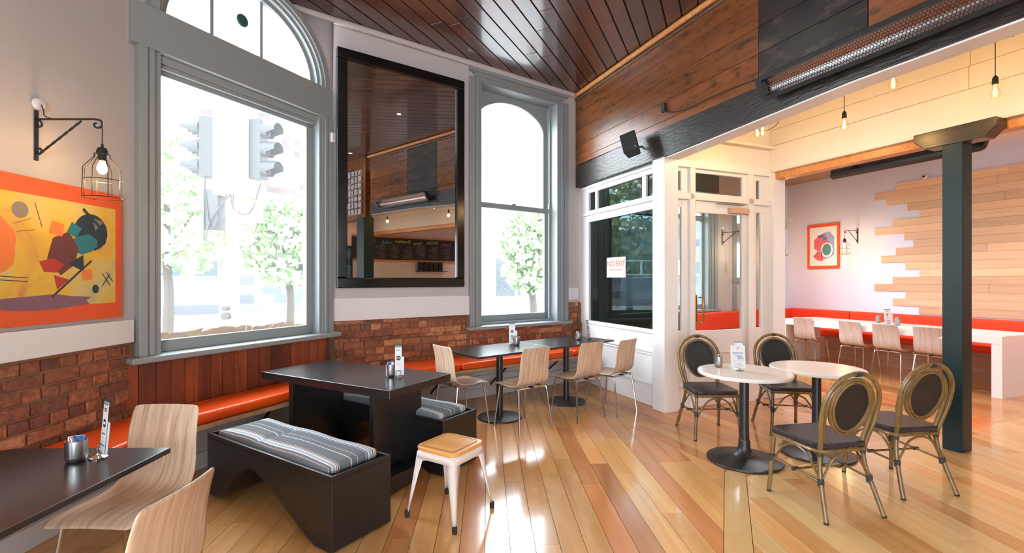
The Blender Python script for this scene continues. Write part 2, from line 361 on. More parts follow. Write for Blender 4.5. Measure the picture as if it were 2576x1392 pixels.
# ------------------------------------------------------------------ floor
def rot2(p, a): return (p[0]*math.cos(a)-p[1]*math.sin(a), p[0]*math.sin(a)+p[1]*math.cos(a))
def lay(parent, name, ang, width, along, across, clips, z0, z1, mat, joints, off=0., gap=.003, loc=(0, 0, 0), edge=0):
    """strips running along a direction, cut to a convex region and butt-jointed; every board is its own object"""
    out = []; k0 = math.ceil((across[0]-off)/width)
    for k in range(k0, math.floor((across[1]-off)/width-.01)+1):
        y0 = off+k*width+gap/2; y1 = off+(k+1)*width-gap/2
        cuts = [along[0]]; x = along[0]+R.uniform(.3, 1)*joints
        while x < along[1]-.5: cuts.append(x); x += joints*R.uniform(.7, 1.3)
        cuts.append(along[1])
        for a, b in zip(cuts, cuts[1:]):
            poly = [(a+.001, y0), (b-.001, y0), (b-.001, y1), (a+.001, y1)]
            for (ca, cb, cc) in clips:
                la, lb = rot2((ca, cb), -ang); poly = clip(poly, la, lb, cc-ca*loc[0]-cb*loc[1])
                if len(poly) < 3: break
            if len(poly) < 3: continue
            area = abs(sum(poly[i][0]*poly[(i+1) % len(poly)][1]-poly[(i+1) % len(poly)][0]*poly[i][1] for i in range(len(poly))))/2
            if area < .0006: continue
            m = mat[R.randrange(len(mat))] if isinstance(mat, list) else mat
            cx = sum(p[0] for p in poly)/len(poly); cy = sum(p[1] for p in poly)/len(poly)
            o = G().prism([(p[0]-cx, p[1]-cy) for p in poly], z0, z1).build(name, m, parent, (loc[0]+rot2((cx, cy), ang)[0], loc[1]+rot2((cx, cy), ang)[1], 0), ang, bevel=edge, seg=1)
            out.append(o)
    return out
SX, SY = .407, .913                                       # direction of ceiling boards and of the strip in the floor
P1 = (1.677, 3.785)
floor = struct(BOX(-3.0, 11, -3.6, 11.5, -.05, -.010).build('floor', m_gap), 'polished timber board floor in three laid directions')
fn = (.924, .382); ft = (-.382, .924); sl = (SY, -SX)      # normals: n, t, right of the strip
cl = sl[0]*P1[0]+sl[1]*P1[1]
a1 = math.atan2(1, -.050)
lay(floor, 'floor_board', a1, .1415, (1.55, 8.2), (-3.2, 3.2), [(fn[0], fn[1], 2.992), (sl[0], sl[1], cl-.002), (-1, 0, 2.72), (-.588, .809, 5.28), (-.9053, .4248, 3.9)], -.012, 0, [m_floor, m_floor, m_floor3, m_floor], 1.6, off=.018)
lay(floor, 'floor_board', a1, .1415, (1.6, 6.4), (-8.2, 1.0), [(-sl[0], -sl[1], -cl-.152), (ft[0], ft[1], 2.69)], -.012, 0, [m_floor2, m_floor2, m_floor2, m_floor], 1.9, off=.05)
lay(floor, 'floor_board', AA+PI/2, .132, (2.83, 7.42), (-9.7, -2.998), [], -.012, 0, [m_floor3, m_floor, m_floor3], 2.2, off=-2.998)
lay(floor, 'border_board', math.atan2(SY, SX), .15, (-3, 5), (-6, 6), [(sl[0], sl[1], cl+.150), (-sl[0], -sl[1], -cl-.001), (-.382*1, .924*1, 2.83), (0, -1, -1.9)], -.012, 0.0, m_floor2, 1.1, off=-cl-.15)
lay(floor, 'border_board', AA, .14, (3.0, 9.5), (2.69, 2.83), [(-sl[0], -sl[1], -cl-.152)], -.012, 0.0, [m_floor], 1.7, off=2.69)
# the plain floor out of sight behind the camera and to the side
struct(G().box(-2.7, 9, -3.5, 1.6, -.012, -.001).build('floor_back', m_floor))

# ------------------------------------------------------------------ ceiling of the main room
CZ = 4.27
ceiling = struct(G().prism([(-2.78, -3.6), (4.6, -3.6), (4.6, 2.0), pa(3.8, 6.5), (-2.30, 5.0), (-2.78, 3.42)], CZ+.014, CZ+.06).build('ceiling', m_gap), 'dark red tongue and groove timber ceiling')
lay(ceiling, 'ceiling_board', math.atan2(SY, SX), .168, (-3.2, 8.5), (-6, 5), [(-1, 0, 2.8), (-.957, .289, 3.60), (-.588, .809, 5.32), (fn[0], fn[1], 3.66), (0, -1, 3.2)], CZ, CZ+.03, m_ceil, 3.2, off=.085, gap=.012, edge=.004)
# bronze coloured timber bead along the beam wall, white cornice along the curved outside wall
struct(G().tube([pa(3.60, .8)+(CZ-.03,), pa(3.60, 6.27)+(CZ-.03,)], .032, 12).build('trim_1', m_dowel, smooth=True))

# ------------------------------------------------------------------ outside walls. local x runs along the wall, -y faces the room
def frame(O, d): return (O[0], O[1], 0), dirang(d)
KP = (-2.268, 4.853); MD = (.809, .588); MO = (-1.928, 5.10); C0 = (1.022, 7.245); WD = (.4248, .9053); WO = (-2.681, 3.374)
# left wall: plaster above, ledge board, brick below
wl, ang = frame((-2.70, -3.5), (0, 1))
def bricks(parent, s0, s1, z0, z1, y, seed, jag=.006, bh=.079):
    rr = random.Random(seed); z = z0; row = 0; lens = (.215, .105)
    me_cache = {}
    while z < z1-.02:
        h = min(bh-.012, z1-z); head = row % 2; s = s0-(.05 if head else .11)*(row % 3 != 0)
        while s < s1:
            L = lens[head]*rr.uniform(.96, 1.04); a = max(s, s0); b = min(s+L, s1)
            if b-a > .03:
                k = (round(b-a, 2), round(h, 2), rr.randrange(3))
                if k not in me_cache:
                    g = G(); w2, h2 = (b-a)/2, h/2; c = .006; P = []
                    for dy, ins in ((.03, 0), (-.004, 0), (-.012, c)):
                        P.append([(x+rr.uniform(-.002, .002), dy, zz+rr.uniform(-.002, .002)) for x, zz in ((-w2+ins, -h2+ins), (w2-ins, -h2+ins), (w2-ins, h2-ins), (-w2+ins, h2-ins))])
                    g.v = [p for r in P for p in r]; g.f = [(8, 9, 10, 11)]+[(i*4+j, i*4+(j+1) % 4, (i+1)*4+(j+1) % 4, (i+1)*4+j) for i in range(2) for j in range(4)]; g.mi = [0]*9
                    o = g.build('brick', m_brick, parent); me_cache[k] = o.data
                else:
                    o = bpy.data.objects.new('brick', me_cache[k]); C.objects.link(o); o.parent = parent
                o.location = ((a+b)/2, y+rr.uniform(-jag, jag), z+h/2)
            s += L+.010
        z += bh; row += 1
def wall_segment(name, O, d, s0, s1, z0, z1, th=.25, mat=None, label=None):
    l, a = frame(O, d); return struct(BOX(s0, s1, 0, th, z0, z1).build(name, mat or m_wall, None, l, a), label)
lw = wall_segment('wall_left', (-2.70, -3.5), (0, 1), 3.0, 6.93, 1.12, CZ, label='white plaster wall with ledge board and brickwork below')
BOX(3.0, 6.93, .0, .25, 0, 1.12).build('brick_backing', m_mortar, lw)
BOX(6.5, 7.0, .012, .3, 0, CZ).build('corner_block', m_wall, lw)
BOX(3.6, 6.885, -.035, .0, 1.06, 1.22).build('ledge_board', m_white, lw, bevel=.004)
bricks(lw, 5.15, 6.86, .42, 1.06, -.002, 3)
BOX(3.6, 6.9, -.012, 0, 0, .40).build('base_panel', m_skirt, lw); BOX(3.6, 6.9, -.028, -.012, 0, .13).build('skirting', m_skirt, lw, bevel=.004)
# opening in the left wall behind the camera, added to let in fill light
wall_segment('wall_left_rear', (-2.70, -3.5), (0, 1), -.2, .4, 0, CZ); wall_segment('wall_left_rear_sill', (-2.70, -3.5), (0, 1), .4, 3.0, 0, .9)
wall_segment('wall_left_rear_head', (-2.70, -3.5), (0, 1), .4, 3.0, 3.4, CZ)
wall_segment('wall_rear', (3.6, -3.5), (-1, 0), 0, 2.3, 0, CZ, th=.2); wall_segment('wall_rear_pier', (3.6, -3.5), (-1, 0), 4.6, 6.5, 0, CZ, th=.2); wall_segment('wall_rear_head', (3.6, -3.5), (-1, 0), 2.3, 4.6, 2.9, CZ, th=.2)  # gap in the unseen rear wall, sized to admit fill light

# window wall 1 : arched shop window on the chord between left wall and mirror wall
l1, r1 = frame(WO, WD)
ww = struct(BOX(-.06, 1.86, .02, .25, 0, .90).build('wall_corner', m_wall, None, l1, r1), 'splayed wall under the arched window lined with cedar boards')
# cedar lining boards below the sill, each its own board
s = -.055; i = 0
while s < 1.82:
    wd = R.uniform(.098, .118); BOX(-wd/2+.002, wd/2-.002, -.018, 0, .43, .90).build('cedar_board', m_red, ww, (s+wd/2, R.uniform(.0, .006)+.018, 0), bevel=.002, seg=1); s += wd
BOX(1.80, 1.86, -.03, .05, .43, .95).build('corner_post', wood('weathered_post', (70, 54, 42), (110, 88, 70), None, axis=2, rough=.8), ww)
BOX(-.05, 1.85, .0, .02, 0, .43).build('base_panel', m_skirt, ww); BOX(-.05, 1.85, -.02, .0, 0, .13).build('skirting', m_skirt, ww, bevel=.004)
win = struct(bpy.data.objects.new('window_1', None), 'large arched shop window in grey painted joinery'); C.objects.link(win); win.location = l1; win.rotation_euler = (0, 0, r1)
def piece(name, g, mat=None, par=None, bevel=.004, **k): return g.build(name, mat or m_grey, par or win, bevel=bevel, **k)
piece('lintel', BOX(-.01, 1.835, -.03, .12, 3.175, 3.48), bevel=.003)
def casing(par, s0, s1, s2, s3, z0, z1, top=None, depth=.2, y=.0):
    """stepped timber casing either side (and head when top is given)"""
    for (a, b, c) in ((s0, s1, 1), (s3, s2, -1)):
        W_ = b-a; st = [(0, .42, -.035), (.42, .55, -.018), (.55, .8, -.028), (.8, 1.0, -.008)]
        for i, (u0, u1, yy) in enumerate(st):
            x0, x1 = sorted((a+W_*u0, a+W_*u1)); piece('casing', BOX(x0, x1, y+yy, y+.03, z0, z1), par=par, bevel=.003)
        x0, x1 = sorted((b-.001*c, b+.03*c)); piece('jamb', BOX(x0, x1, y, y+depth, z0, z1), par=par)
    if top:
        for (u0, u1, yy) in [(0, .42, -.035), (.42, .55, -.018), (.55, .8, -.028), (.8, 1.0, -.008)]:
            h = top-z1; piece('head_casing', BOX(s0 if u0 == 0 else s0+(s1-s0)*u0, s3 if u0 == 0 else s3-(s3-s2)*u0, y+yy, y+.03, top-h*u1, top-h*u0), par=par, bevel=.003)
        piece('head_jamb', BOX(s1, s2, y, y+depth, z1-.03, z1+.001), par=par)
casing(win, .035, .165, 1.71, 1.84, .95, 3.175, depth=.16)
piece('head_stop', BOX(.16, 1.72, .03, .16, 3.12, 3.176)); piece('head_stop', BOX(.18, 1.70, .05, .12, 3.085, 3.12))
piece('sash_stile', BOX(.175, .235, .09, .14, .95, 3.09)); piece('sash_stile', BOX(1.60, 1.70, .09, .14, .95, 3.09))
piece('sash_rail', BOX(.175, 1.70, .09, .14, .95, 1.04)); piece('sash_rail', BOX(.175, 1.70, .09, .14, 3.05, 3.10))
BOX(.22, 1.61, .112, .117, 1.02, 3.06).build('glass', m_glass, win)
piece('sill', BOX(-.035, 1.90, -.09, .17, .905, .95), bevel=.012)
# arch
oa = arc(.95, 3.48, .84, .70, 0, 180, 28)
for (ro, ri, y0, y1) in ((1.0, .93, -.035, .05), (.93, .895, -.012, .06), (.895, .86, .02, .10), (.86, .815, .07, .16)):
    piece('arch_casing', G().ring(arc(.95, 3.48, .84*ro, .72*ro, 0, 180, 28), arc(.95, 3.48, .84*ri, .72*ri, 0, 180, 28), y0, y1), bevel=0, smooth=True)
G().prismxz(arc(.95, 3.48, .70, .60, 180, 0, 28), .12, .125).build('fanlight_glass', m_glass, win)
piece('glazing_bar', BOX(.625, .655, .10, .14, 3.48, 4.04)); piece('glazing_bar', BOX(1.085, 1.115, .10, .14, 3.48, 4.08))
G().lathe([(.055, 0), (.055, .012), (.035, .02)], 24).build('vent_disc', flat('vent_green', (44, 78, 80), .5), win, (.905, .10, 3.79), rot=(PI/2, 0, 0))
BOX(1.79, 1.835, -.065, -.03, 2.93, 3.03).build('alarm_sensor', m_white, win, bevel=.004)
# plaster above and beside the arch, swelling outwards to follow the curved building corner
def upper_offset(s):                                       # distance of the curved wall behind the chord at ceiling height
    return .245*math.sin(PI*min(1, max(0, s/1.82))**1.0) if s < 1.82 else 0
top = []; low = []
for i in range(45):
    s = -.05+1.92*i/44
    q = (s-.95)/.845; zz = 3.48+.725*math.sqrt(1-q*q) if abs(q) < 1 else 3.18
    low.append((s, .02, zz)); kx = 1.453
    d = .245*(s/kx) if s < kx else .245*(1.82-s)/(1.82-kx)
    top.append((s, .02+max(-.02, d), CZ+.02))
wu = struct(G().grid([low, [((a[0]+b[0])/2, a[1]+(b[1]-a[1])*.5, (a[2]+b[2])/2) for a, b in zip(low, top)], top]).build('wall_corner_upper', m_wall, None, l1, r1, smooth=True, solid=.01))
# cornice: follows left wall, curved corner, mirror wall
cor = G()
path = [(-2.66, -3.4), (-2.66, 3.3)] + [(-2.60, 3.75), (-2.45, 4.3)] + [(-2.25, 4.78)] + [(MO[0]-.42*MD[0]+.30*MD[0]+.02, MO[1]-.12*MD[1]-.045)] + [(C0[0]-.06, C0[1]-.08)]
pp = [Vector((x, y, CZ-.02)) for x, y in path]
cor.tube(spline([p for p in pp[1:]], 8) , .035, 10)
struct(cor.build('trim_2', m_wall, smooth=True))

# mirror wall M
lm, rm = frame(MO, MD)
mw = struct(BOX(.0, 1.70, 0, .25, 1.10, CZ).build('wall_mirror', m_wall, None, lm, rm), 'white plaster wall with hanging mirror above exposed brickwork')
BOX(3.39, 3.75, 0, .25, 1.16, CZ+.03).build('plaster_panel', m_wall, mw); BOX(1.69, 3.40, .035, .25, 4.10, CZ+.03).build('head_panel', m_wall, mw)
BOX(-.02, 3.75, .005, .25, 0, .86).build('brick_backing', m_mortar, mw); BOX(-.02, 1.70, .005, .25, .86, 1.10).build('brick_backing', m_mortar, mw); BOX(3.39, 3.75, .005, .25, .86, 1.16).build('brick_backing', m_mortar, mw)
BOX(.01, 1.695, -.032, 0, 1.055, 1.30).build('ledge_board', m_white, mw, bevel=.004)
BOX(3.40, 3.60, -.028, 0, 1.20, 1.38).build('ledge_block', m_white, mw, bevel=.006)
bricks(mw, .02, 3.70, .43, .86, .0, 5); bricks(mw, .02, 1.66, .86, 1.05, .0, 6); bricks(mw, 3.42, 3.70, .86, 1.19, .0, 8)
BOX(3.60, 3.68, -.06, .0, .5, 1.16).build('old_post', wood('old_brown_post', (84, 68, 50), (124, 100, 74), None, axis=2, rough=.85), mw, bevel=.004)
BOX(1.66, 1.70, -.03, .0, .43, 1.05).build('old_post', bpy.data.materials['old_brown_post'], mw)
for z in (.05, .13, .21, .29, .37): BOX(.0, 3.64, -.05, -.035, z-.0375+.02, z+.0375+.02).build('base_board', m_skirt, mw, bevel=.003)
BOX(.0, 3.62, -.068, -.05, 0, .12).build('skirting', m_skirt, mw, bevel=.004)
# window 2 : tall sash window reaching the ceiling
win2 = struct(bpy.data.objects.new('window_2', None), 'tall arched-head sash window in grey joinery'); C.objects.link(win2); win2.location = lm; win2.rotation_euler = (0, 0, rm)
casing(win2, 1.70, 1.87, 3.23, 3.39, .90, 4.09, top=4.235, depth=.26)
P2 = dict(par=win2)
piece('sill', BOX(1.66, 3.43, -.09, .27, .855, .90), bevel=.012, **P2); piece('inner_sill', BOX(1.87, 3.23, .1, .27, .90, .93), **P2)
for x0, x1 in ((1.87, 1.93), (3.17, 3.23)): piece('sash_stop', BOX(x0, x1, .14, .165, .93, 4.09), **P2)
# lower sash
piece('sash_stile', BOX(1.90, 1.975, .17, .205, .93, 2.54), **P2); piece('sash_stile', BOX(3.10, 3.17, .17, .205, .93, 2.54), **P2)
piece('sash_rail', BOX(1.90, 3.17, .17, .205, .93, 1.02), **P2); piece('meeting_rail', BOX(1.90, 3.17, .165, .21, 2.475, 2.545), **P2)
BOX(1.97, 3.11, .185, .189, 1.01, 2.48).build('glass', m_glass, win2)
# upper sash with arched head
piece('sash_stile', BOX(1.90, 1.96, .22, .255, 2.5, 3.66), **P2); piece('sash_stile', BOX(3.12, 3.19, .22, .255, 2.5, 3.66), **P2)
ar = arc(2.54, 3.62, .585, .36, 0, 180, 20); piece('arched_head', G().ring([(3.19, 3.60)]+[(3.19 if i < 6 else 1.90 if i > 14 else p[0], 4.10) for i, p in enumerate(ar)]+[(1.90, 3.60)], [(3.125, 3.60)]+ar+[(1.955, 3.60)], .22, .255), bevel=0, **P2)
BOX(1.95, 3.13, .236, .24, 2.5, 4.02).build('glass', m_glass, win2)
BOX(2.5, 2.56, .15, .19, 2.545, 2.565).build('sash_lock', m_steel, win2, bevel=.004)
BOX(3.155, 3.17, .14, .16, 2.54, 2.61).build('sash_catch', m_white, win2, bevel=.003)

# wall beyond the partition (continues the outside wall), with a third window seen through tinted glass
M2 = (.924*math.cos(math.radians(10.7))-.382*math.sin(math.radians(10.7)), .382*math.cos(math.radians(10.7))+.924*math.sin(math.radians(10.7)))
l3, r3 = frame(C0, M2)
w3 = struct(BOX(0, .62, 0, .25, 0, 3.9).build('wall_far', m_wall, None, l3, r3), 'white far wall beyond the glazed partition')
BOX(.62, 3.50, 0, .25, 0, .93).build('sill_wall', m_wall, w3); BOX(.62, 3.42, 0, .25, 3.0, 3.9).build('head_wall', m_wall, w3)
for a in ((3.42, 4.05, 0, .25, 0, 3.9), (4.05, 4.62, 0, .25, 0, 1.55), (4.05, 4.62, 0, .25, 2.25, 2.62), (4.05, 4.62, 0, .25, 3.05, 3.9), (4.62, 5.0, 0, .25, 0, 3.9)): BOX(*a).build('side_wall', m_wall, w3)
for a in ((3.94, 4.05, -.03, .02, .9, 3.1), (4.62, 4.73, -.03, .02, .9, 3.1), (3.94, 4.73, -.035, .02, 2.38, 2.48), (3.94, 4.73, -.035, .02, 1.45, 1.53)): BOX(*a).build('door_trim', m_grey, w3, bevel=.004)
BOX(4.05, 4.62, .1, .104, 1.55, 2.25).build('door_pane', pane('door_light_glass'), w3); BOX(4.05, 4.62, .1, .104, 2.62, 3.05).build('door_pane', bpy.data.materials['door_light_glass'], w3)
BOX(5.0, 6.25, 0, .25, 2.6, 3.9).build('side_wall', m_wall, w3)
BOX(5.0, 6.25, 0, .25, 0, 2.6).build('side_wall', m_wallr, w3)
win3 = struct(bpy.data.objects.new('window_3', None), 'wide grey framed window behind the tinted partition glass'); C.objects.link(win3); win3.location = l3; win3.rotation_euler = (0, 0, r3)
casing(win3, .62, .84, 3.20, 3.42, .95, 2.86, top=3.02, depth=.15); P3 = dict(par=win3)
piece('sill', BOX(.58, 3.46, -.08, .17, .90, .95), bevel=.01, **P3); piece('sash_rail', BOX(.84, 3.2, .1, .15, .95, 1.04), **P3); piece('sash_rail', BOX(.84, 3.2, .1, .15, 2.6, 2.7), **P3)
piece('sash_stile', BOX(.84, .92, .1, .15, .95, 2.86), **P3); piece('sash_stile', BOX(3.12, 3.2, .1, .15, .95, 2.86), **P3)
BOX(.9, 3.15, .12, .124, 1.0, 2.86).build('glass', pane('clear_glass'), win3)

# ------------------------------------------------------------------ beam wall (x = n, y = t)
bw = struct(BOX(3.66, 3.84, .83, 6.30, 3.19, CZ+.02).build('wall_beam', m_gap, None, (0, 0, 0), AA), 'timber boarded bulkhead over the opening')
rows = [(3.205, 3.285), (3.285, 3.50), (3.50, 3.735), (3.735, 3.97), (3.97, 4.17)]
for (z0, z1) in rows:
    for (t0, t1, m) in ((3.085, 6.29, m_plank), (2.18, 3.08, m_dplank), (.84, 2.175, m_plank)):
        BOX(-(t1-t0)/2, (t1-t0)/2, -.03, 0, z0+.0015, z1-.0015).build('wall_plank', m, bw, (3.66, (t0+t1)/2, 0), rz=-PI/2, bevel=.003, seg=1)
BOX(-2.73, 2.73, -.05, 0, 4.17, 4.20).build('picture_rail', wood('dirty_rail', (120, 100, 80), (60, 44, 34), None), bw, (3.66, 3.56, 0), rz=-PI/2, bevel=.01)
BOX(-2.73, 2.73, -.035, 0, 4.20, CZ).build('wall_plank', m_plank, bw, (3.66, 3.56, 0), rz=-PI/2)
bm = struct(G().prismxz([(-2.72, 2.955), (-1.25, 2.955), (.75, 2.875), (2.75, 2.88), (2.75, 3.19), (-.47, 3.245), (-2.72, 3.28)], -.11, .11).build('beam', m_beam, None, pa(3.742, 3.55)+(0,), AA+PI/2, bevel=.008), 'black stained timber beam over the opening')
struct(G().prismxz([(-2.72, 2.942), (-1.25, 2.942), (.75, 2.862), (.75, 2.8745), (-1.25, 2.9545), (-2.72, 2.9545)], -.085, .10).build('trim_3', m_white, None, pa(3.742, 3.55)+(0,), AA+PI/2))
# short return wall with pierced screen at the beam's near end, seen in the mirror
rw = struct(G().box(3.62, 3.80, -2.6, .66, 2.87, CZ).build('wall_return', m_plank, None, (0, 0, 0), AA), 'timber return wall seen in the mirror')
# ------------------------------------------------------------------ partition (plane n = 3.70) and its corner post
pt = struct(bpy.data.objects.new('wall_partition', None), 'white joinery partition with tinted glass'); C.objects.link(pt); pt.rotation_euler = (0, 0, AA)
def pp_(name, *a, mat=None, bevel=.004, par=pt): return BOX(*a).build(name, mat or m_white, par, bevel=bevel)
pp_('wainscot_panel', 3.715, 3.76, 4.5, 6.30, 0, .905)
pp_('skirting', 3.70, 3.72, 4.5, 6.26, 0, .25); pp_('skirting_cap', 3.69, 3.72, 4.5, 6.26, .25, .275); pp_('dado_rail', 3.70, 3.72, 4.5, 6.26, .635, .66); pp_('dado_rail', 3.705, 3.72, 4.5, 6.26, .60, .615)
pp_('sill_rail', 3.70, 3.76, 4.5, 6.27, .86, .908); pp_('jamb', 3.695, 3.76, 6.02, 6.27, .9, 2.87); pp_('mid_rail', 3.695, 3.76, 4.5, 6.02, 2.335, 2.50); pp_('mid_rail_moulding', 3.675, 3.70, 4.5, 6.2, 2.43, 2.47)
pp_('head_rail', 3.695, 3.76, 4.5, 6.02, 2.757, 2.875); pp_('head_moulding', 3.68, 3.70, 4.5, 6.2, 2.82, 2.85)
for t0, t1 in ((5.80, 5.855), (4.73, 4.80)): pp_('glazing_bar', 3.70, 3.755, t0, t1, 2.49, 2.77)
BOX(3.73, 3.735, 4.5, 6.03, .90, 2.34).build('tinted_pane', m_tint, pt); BOX(3.73, 3.735, 4.5, 6.03, 2.49, 2.77).build('tinted_pane', m_tint, pt)
sg = BOX(-.215, .215, -.002, .002, -.135, .135).build('paper_sign', flat('pink_paper', (214, 190, 182), .7), None, (0, 0, 0)); tag(sg, 'white NO EXIT paper sign on the tinted partition glass', 'sign')
sg.location = pa(3.725, 5.38)+(1.665,); sg.rotation_euler = (0, 0, AA-PI/2)
text('NO EXIT', .105, m_redink, sg, (0, -.003, .045), (PI/2, 0, 0)); text('Please use the other door', .026, m_redink, sg, (0, -.003, -.035), (PI/2, 0, 0))
pp_('corner_post', 3.632, 3.83, 4.312, 4.52, 0, 2.885, bevel=.006)
# door wall at t = 4.36
dw = struct(bpy.data.objects.new('wall_door', None), 'white glazed door screen across the passage'); C.objects.link(dw); dw.rotation_euler = (0, 0, AA)
S0 = 3.632
def dd(name, s0, s1, z0, z1, t0=4.362, t1=4.42, mat=None, par=dw, bevel=.004): return BOX(S0+s0, S0+s1, t0, t1, z0, z1).build(name, mat or m_white, par, bevel=bevel)
dd('head_rail', .19, 1.76, 2.80, 2.885, 4.335); dd('transom_rail', .19, 1.76, 2.43, 2.50, 4.335)
dd('post', .395, .47, 0, 2.80, 4.335, 4.43); dd('post', 1.315, 1.40, 0, 2.80, 4.335, 4.43); dd('end_post', 1.69, 1.90, 0, 2.885, 4.30, 4.50)
dd('post', .19, .215, 0, 2.8, 4.35)
# left sidelight
dd('sidelight_stile', .30, .395, .0, 2.43, 4.375, 4.41); dd('sidelight_base', .20, .30, 0, .905, 4.375, 4.41); dd('sidelight_head', .20, .30, 2.34, 2.43, 4.375, 4.41)
dd('sidelight_moulding', .215, .385, .60, .63, 4.36, 4.38); dd('sidelight_moulding', .215, .385, .26, .29, 4.36, 4.38)
BOX(S0+.2, S0+.31, 4.39, 4.394, .9, 2.35).build('glass', m_dglass, dw)
dd('transom_frame', .295, .395, 2.5, 2.8, 4.375, 4.41); dd('transom_frame', .2, .3, 2.76, 2.8, 4.375, 4.41); dd('transom_frame', .2, .3, 2.5, 2.53, 4.375, 4.41)
BOX(S0+.2, S0+.3, 4.39, 4.394, 2.52, 2.77).build('glass', m_dglass, dw)
for a, b in ((.47, .51), (1.255, 1.315)): dd('transom_frame', a, b, 2.5, 2.8, 4.375, 4.41)
dd('transom_frame', .5, 1.26, 2.76, 2.8, 4.375, 4.41); dd('transom_frame', .5, 1.26, 2.5, 2.525, 4.375, 4.41)
BOX(S0+.5, S0+1.26, 4.39, 4.394, 2.52, 2.77).build('glass', m_dglass, dw)
# right sidelight
dd('sidelight_stile', 1.40, 1.48, 0, 2.43, 4.375, 4.41); dd('sidelight_stile', 1.565, 1.70, 0, 2.43, 4.375, 4.41); dd('sidelight_base', 1.48, 1.57, 0, .90, 4.375, 4.41); dd('sidelight_head', 1.48, 1.57, 2.34, 2.43, 4.375, 4.41)
BOX(S0+1.47, S0+1.57, 4.39, 4.394, .89, 2.35).build('glass', m_dglass, dw)
dd('transom_frame', 1.40, 1.48, 2.5, 2.8, 4.375, 4.41); dd('transom_frame', 1.56, 1.70, 2.5, 2.8, 4.375, 4.41); dd('transom_frame', 1.48, 1.56, 2.74, 2.8, 4.375, 4.41)
BOX(S0+1.47, S0+1.57, 4.39, 4.394, 2.5, 2.75).build('glass', m_dglass, dw)
# door leaf
dr = struct(bpy.data.objects.new('door_1', None), 'white glazed door with brass pull handle and closer'); C.objects.link(dr); dr.rotation_euler = (0, 0, AA)
D_ = dict(par=dr, t0=4.37, t1=4.412)
dd('stile', .472, .505, .01, 2.428, **D_); dd('stile', 1.238, 1.313, .01, 2.428, **D_); dd('top_rail', .505, 1.238, 2.29, 2.428, **D_); dd('lower_panel', .505, 1.238, .01, .895, **D_)
dd('panel_moulding', .52, 1.22, .62, .645, par=dr, t0=4.36, t1=4.375); dd('panel_moulding', .52, 1.22, .27, .295, par=dr, t0=4.36, t1=4.375)
BOX(S0+.5, S0+1.245, 4.39, 4.395, .89, 2.30).build('glass', m_dglass, dr)
G().tube([(S0+.555, 4.37, 1.29), (S0+.555, 4.30, 1.29), (S0+.555, 4.30, 1.0), (S0+.555, 4.37, 1.0)], .011, 10).build('pull_handle', m_brass, dr, smooth=True)
BOX(S0+.50, S0+.52, 4.36, 4.372, .92, 1.32).build('push_plate', m_brass, dr)
cl_ = BOX(S0+1.0, S0+1.30, 4.31, 4.37, 2.30, 2.37).build('door_closer', m_alloy, dr, bevel=.006); cl_.data.materials[0] = flat('closer_tan', (196, 164, 142), .4)
BOX(S0+.80, S0+1.22, 4.33, 4.345, 2.40, 2.412).build('closer_arm', m_steel, dr)
# panel over the screen, white boarded bulkhead on the far side of the passage
pw = struct(BOX(3.84, 5.31, 4.345, 4.43, 2.885, 3.95).build('wall_passage_end', m_cream, None, (0, 0, 0), AA), 'cream painted panel over the door screen')
BOX(3.84, 5.31, 4.25, 4.345, 3.12, 3.155).build('shelf_trim', m_cream, pw, bevel=.005)
hw = struct(BOX(5.315, 5.50, -2.0, 4.36, 2.86, 3.95).build('wall_white_bulkhead', m_gap, None, (0, 0, 0), AA), 'white boarded bulkhead between the passage and the side room')
zz = 2.86
for (z0, z1, brk) in ((2.86, 3.17, (4.36, 1.98, 1.80, -2)), (3.172, 3.37, (4.36, 2.35, 1.98, -2)), (3.372, 3.60, (4.36, 2.34, -2)), (3.602, 3.78, (4.36, -2)), (3.782, 3.95, (4.36, .9, -2))):
    for a, b in zip(brk, brk[1:]):
        BOX(-(a-b)/2+.001, (a-b)/2-.001, -.018, 0, z0, z1-.001).build('white_board', m_cream, hw, (5.315+R.uniform(-.002, .002), (a+b)/2, 0), rz=-PI/2, bevel=.003, seg=1)
BOX(5.30, 5.50, -2.0, 4.36, 2.845, 2.86).build('soffit', m_cream, hw); BOX(5.36, 5.50, -2, 4.3, 2.76, 2.845).build('timber_strip', m_dowel, hw, bevel=.004)
BOX(5.46, 5.56, 4.24, 4.32, 2.80, 2.92).build('end_block', m_cream, hw, bevel=.006)
struct(BOX(3.8, 5.4, -2.2, 4.4, 3.95, 4.0).build('ceiling_passage', m_cream, None, (0, 0, 0), AA))
struct(BOX(3.70, 9.7, 4.43, 7.9, 3.55, 3.6).build('ceiling_lobby', flat('lobby_ceiling', (150, 124, 96), .6), None, (0, 0, 0), AA))
struct(BOX(3.90, 5.3, 5.15, 5.40, 2.72, 3.0).build('beam_lobby', m_beam, None, (0, 0, 0), AA))
